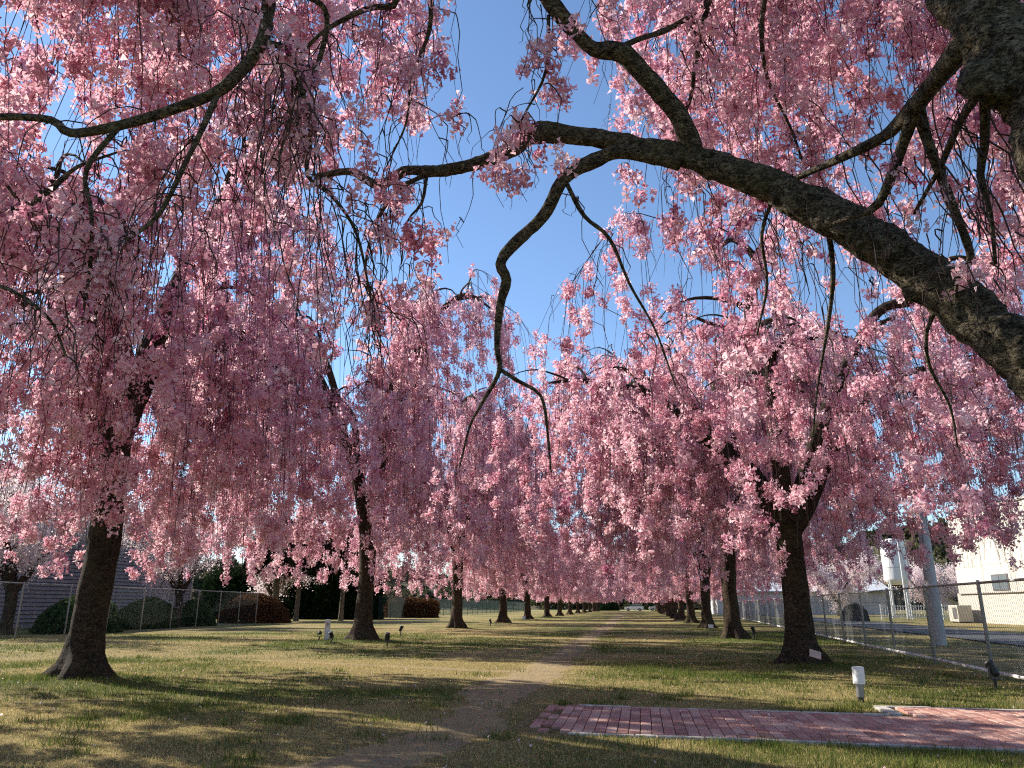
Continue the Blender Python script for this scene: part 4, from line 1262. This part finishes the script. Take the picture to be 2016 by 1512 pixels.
MB().lathe([(0.06, -0.1), (0.055, 0.0), (0.045, 6.0), (0.03, 6.05)], 10).build('shaft', M['pole'], t, smooth=True)
MB().bevel_box(-0.07, 0.07, -0.07, 0.07, 0, 0.25, 0.02).build('base', M['pole'], t)

# ------------------------------------------------------------------ cars at the far end of the avenue
def car(loc, rz, label, mat):
    t = thing('parked_car', loc, label, 'car', None, rz)
    prof = [(-2.1, 0.35), (2.1, 0.35), (2.12, 0.75), (1.95, 0.92), (1.15, 1.0), (-1.95, 1.02), (-2.12, 0.85)]
    MB().prism(prof, -0.82, 0.82).build('body', mat, t)
    cab = [(-1.9, 1.02), (1.12, 1.0), (0.35, 1.48), (-1.35, 1.5)]
    MB().prism(cab, -0.72, 0.72).build('cabin', M['glass'], t)
    MB().prism([(-1.4, 1.49), (0.38, 1.47), (0.30, 1.53), (-1.3, 1.545)], -0.70, 0.70).build('roof', mat, t)
    for s in (-1, 1):
        for y in (-1.3, 1.3):
            w = MB().lathe([(0.16, -0.1), (0.31, -0.1), (0.32, 0.1), (0.16, 0.1)], 14).build('wheel', M['rubber'], t, (s * 0.76, y, 0.32), (0, pi / 2, 0))
            MB().lathe([(0.15, -0.11), (0.17, 0.11)], 10).build('rim', M['galv'], w)
        MB().bevel_box(-0.15, 0.15, -0.03, 0.03, -0.06, 0.06, 0.02).build('headlight', M['lens'], t, (s * 0.58, 2.1, 0.72))
    return t
car((-1.6, 182, 0), 1.5, 'small white car parked at the far end of the dirt track', M['white'])
car((3.9, 186, 0), 1.6, 'small pale car parked at the far end of the fence row', M['white_wall'])

# ------------------------------------------------------------------ grass, tufts and fallen petals
def blades(n, x, y, h0, h1, w, rng, green=None, lean=0.55):
    ok = ~in_paving(x, y, 0.015)
    dd = dirt_d(x, y)
    ok &= rng.rand(n) < np.clip((dd - 0.15) * 0.9, 0.2, 1)
    for tx, ty in TRUNKS[:2] + RIGHT_ROW[:2]:
        ok &= np.hypot(x - tx, y - ty) > 0.36
    x, y = x[ok], y[ok]
    n = len(x)
    g = greenness(x, y) if green is None else np.full(n, green)
    isg = rng.rand(n) < np.clip(g * 1.15 - 0.05, 0.03, 0.95)
    h = rng.uniform(h0, h1, n) * (0.75 + 0.5 * g)
    a = rng.rand(n) * 2 * pi
    r = h * np.abs(rng.normal(size=n)) * lean * np.where(isg, 0.8, 1.3)
    hz = h * np.where(isg, 1.0, 0.62)
    p = np.stack([x, y, gz(x, y) - 0.004], 1)
    e = np.stack([np.cos(a) * r, np.sin(a) * r, hz], 1)
    b = rng.rand(n) * 2 * pi
    s = np.stack([np.cos(b), np.sin(b), np.zeros(n)], 1) * (w * rng.uniform(0.6, 1.3, n))[:, None]
    v = np.stack([p - s, p + s, p + e], 1).reshape(-1, 3)
    t = np.where(isg, rng.uniform(0.0, 0.45, n), rng.uniform(0.5, 1.0, n))
    return v, np.arange(3 * n).reshape(-1, 3), t
rng = np.random.RandomState(8)
def in_view(n, d0, d1):
    """points of the lawn strip between two distances ahead, spread evenly"""
    w = np.sqrt(rng.uniform(d0 ** 2, d1 ** 2, n))
    s = rng.uniform(-0.86, 0.86, n) * w
    return s * cY - w * sY, s * sY + w * cY
P_ = []
for n, d0, d1, h0, h1, w in ((170000, 4.5, 9.5, .025, .065, .0030), (130000, 9.5, 17, .025, .065, .0050), (80000, 17, 34, .03, .07, .010)):
    x, y = in_view(n, d0, d1)
    P_.append(blades(n, x, y, h0, h1, w, rng))
v, f = join([(q[0], q[1]) for q in P_])
tag(link('grass', np_mesh('grass', v, f, np.concatenate([q[2] for q in P_])), M['grass']), 'short half dry lawn grass between the cherry rows', 'grass', kind='stuff')
P_ = []
for n, d0, d1, sc_ in ((110, 4.8, 11, 1.0), (90, 11, 24, 1.2)):
    x, y = in_view(n, d0, d1)
    x = np.concatenate([x, [-1.35, -1.25, 1.55, 2.0, 2.2, 2.35, 1.0, -0.3, -0.55, 0.6]])[:n + (10 if d0 < 5 else 0)]
    y = np.concatenate([y, [7.25, 7.1, 7.1, 9.35, 9.45, 9.8, 7.1, 10.2, 9.75, 7.05]])[:n + (10 if d0 < 5 else 0)]
    for q in range(len(x)):
        m_ = rng.randint(50, 130)
        rr = rng.uniform(0.05, 0.15) * sc_
        xx, yy_ = x[q] + rng.normal(size=m_) * rr, y[q] + rng.normal(size=m_) * rr
        P_.append(blades(m_, xx, yy_, .035, .10, .004 * sc_, rng, 0.93, 0.6))
v, f = join([(q[0], q[1]) for q in P_ if len(q[0])])
tag(link('grass_tufts', np_mesh('grass_tufts', v, f, np.concatenate([q[2] for q in P_ if len(q[0])])), M['grass']), 'scattered longer green grass tufts in the lawn', 'grass', kind='stuff')
n = 260
x, y = in_view(n, 4.8, 16)
c = np.stack([x, y, np.where(in_paving(x, y), 0.018, gz(x, y) + 0.02)], 1)
v, f, tn = petals(c, 2, 0.006, 0.018, rng, np.full(n, 0.85))
tag(link('fallen_petals', np_mesh('fallen_petals', v, f, tn), M['petal']), 'pale fallen cherry petals scattered over lawn and paving', 'petals', kind='stuff')
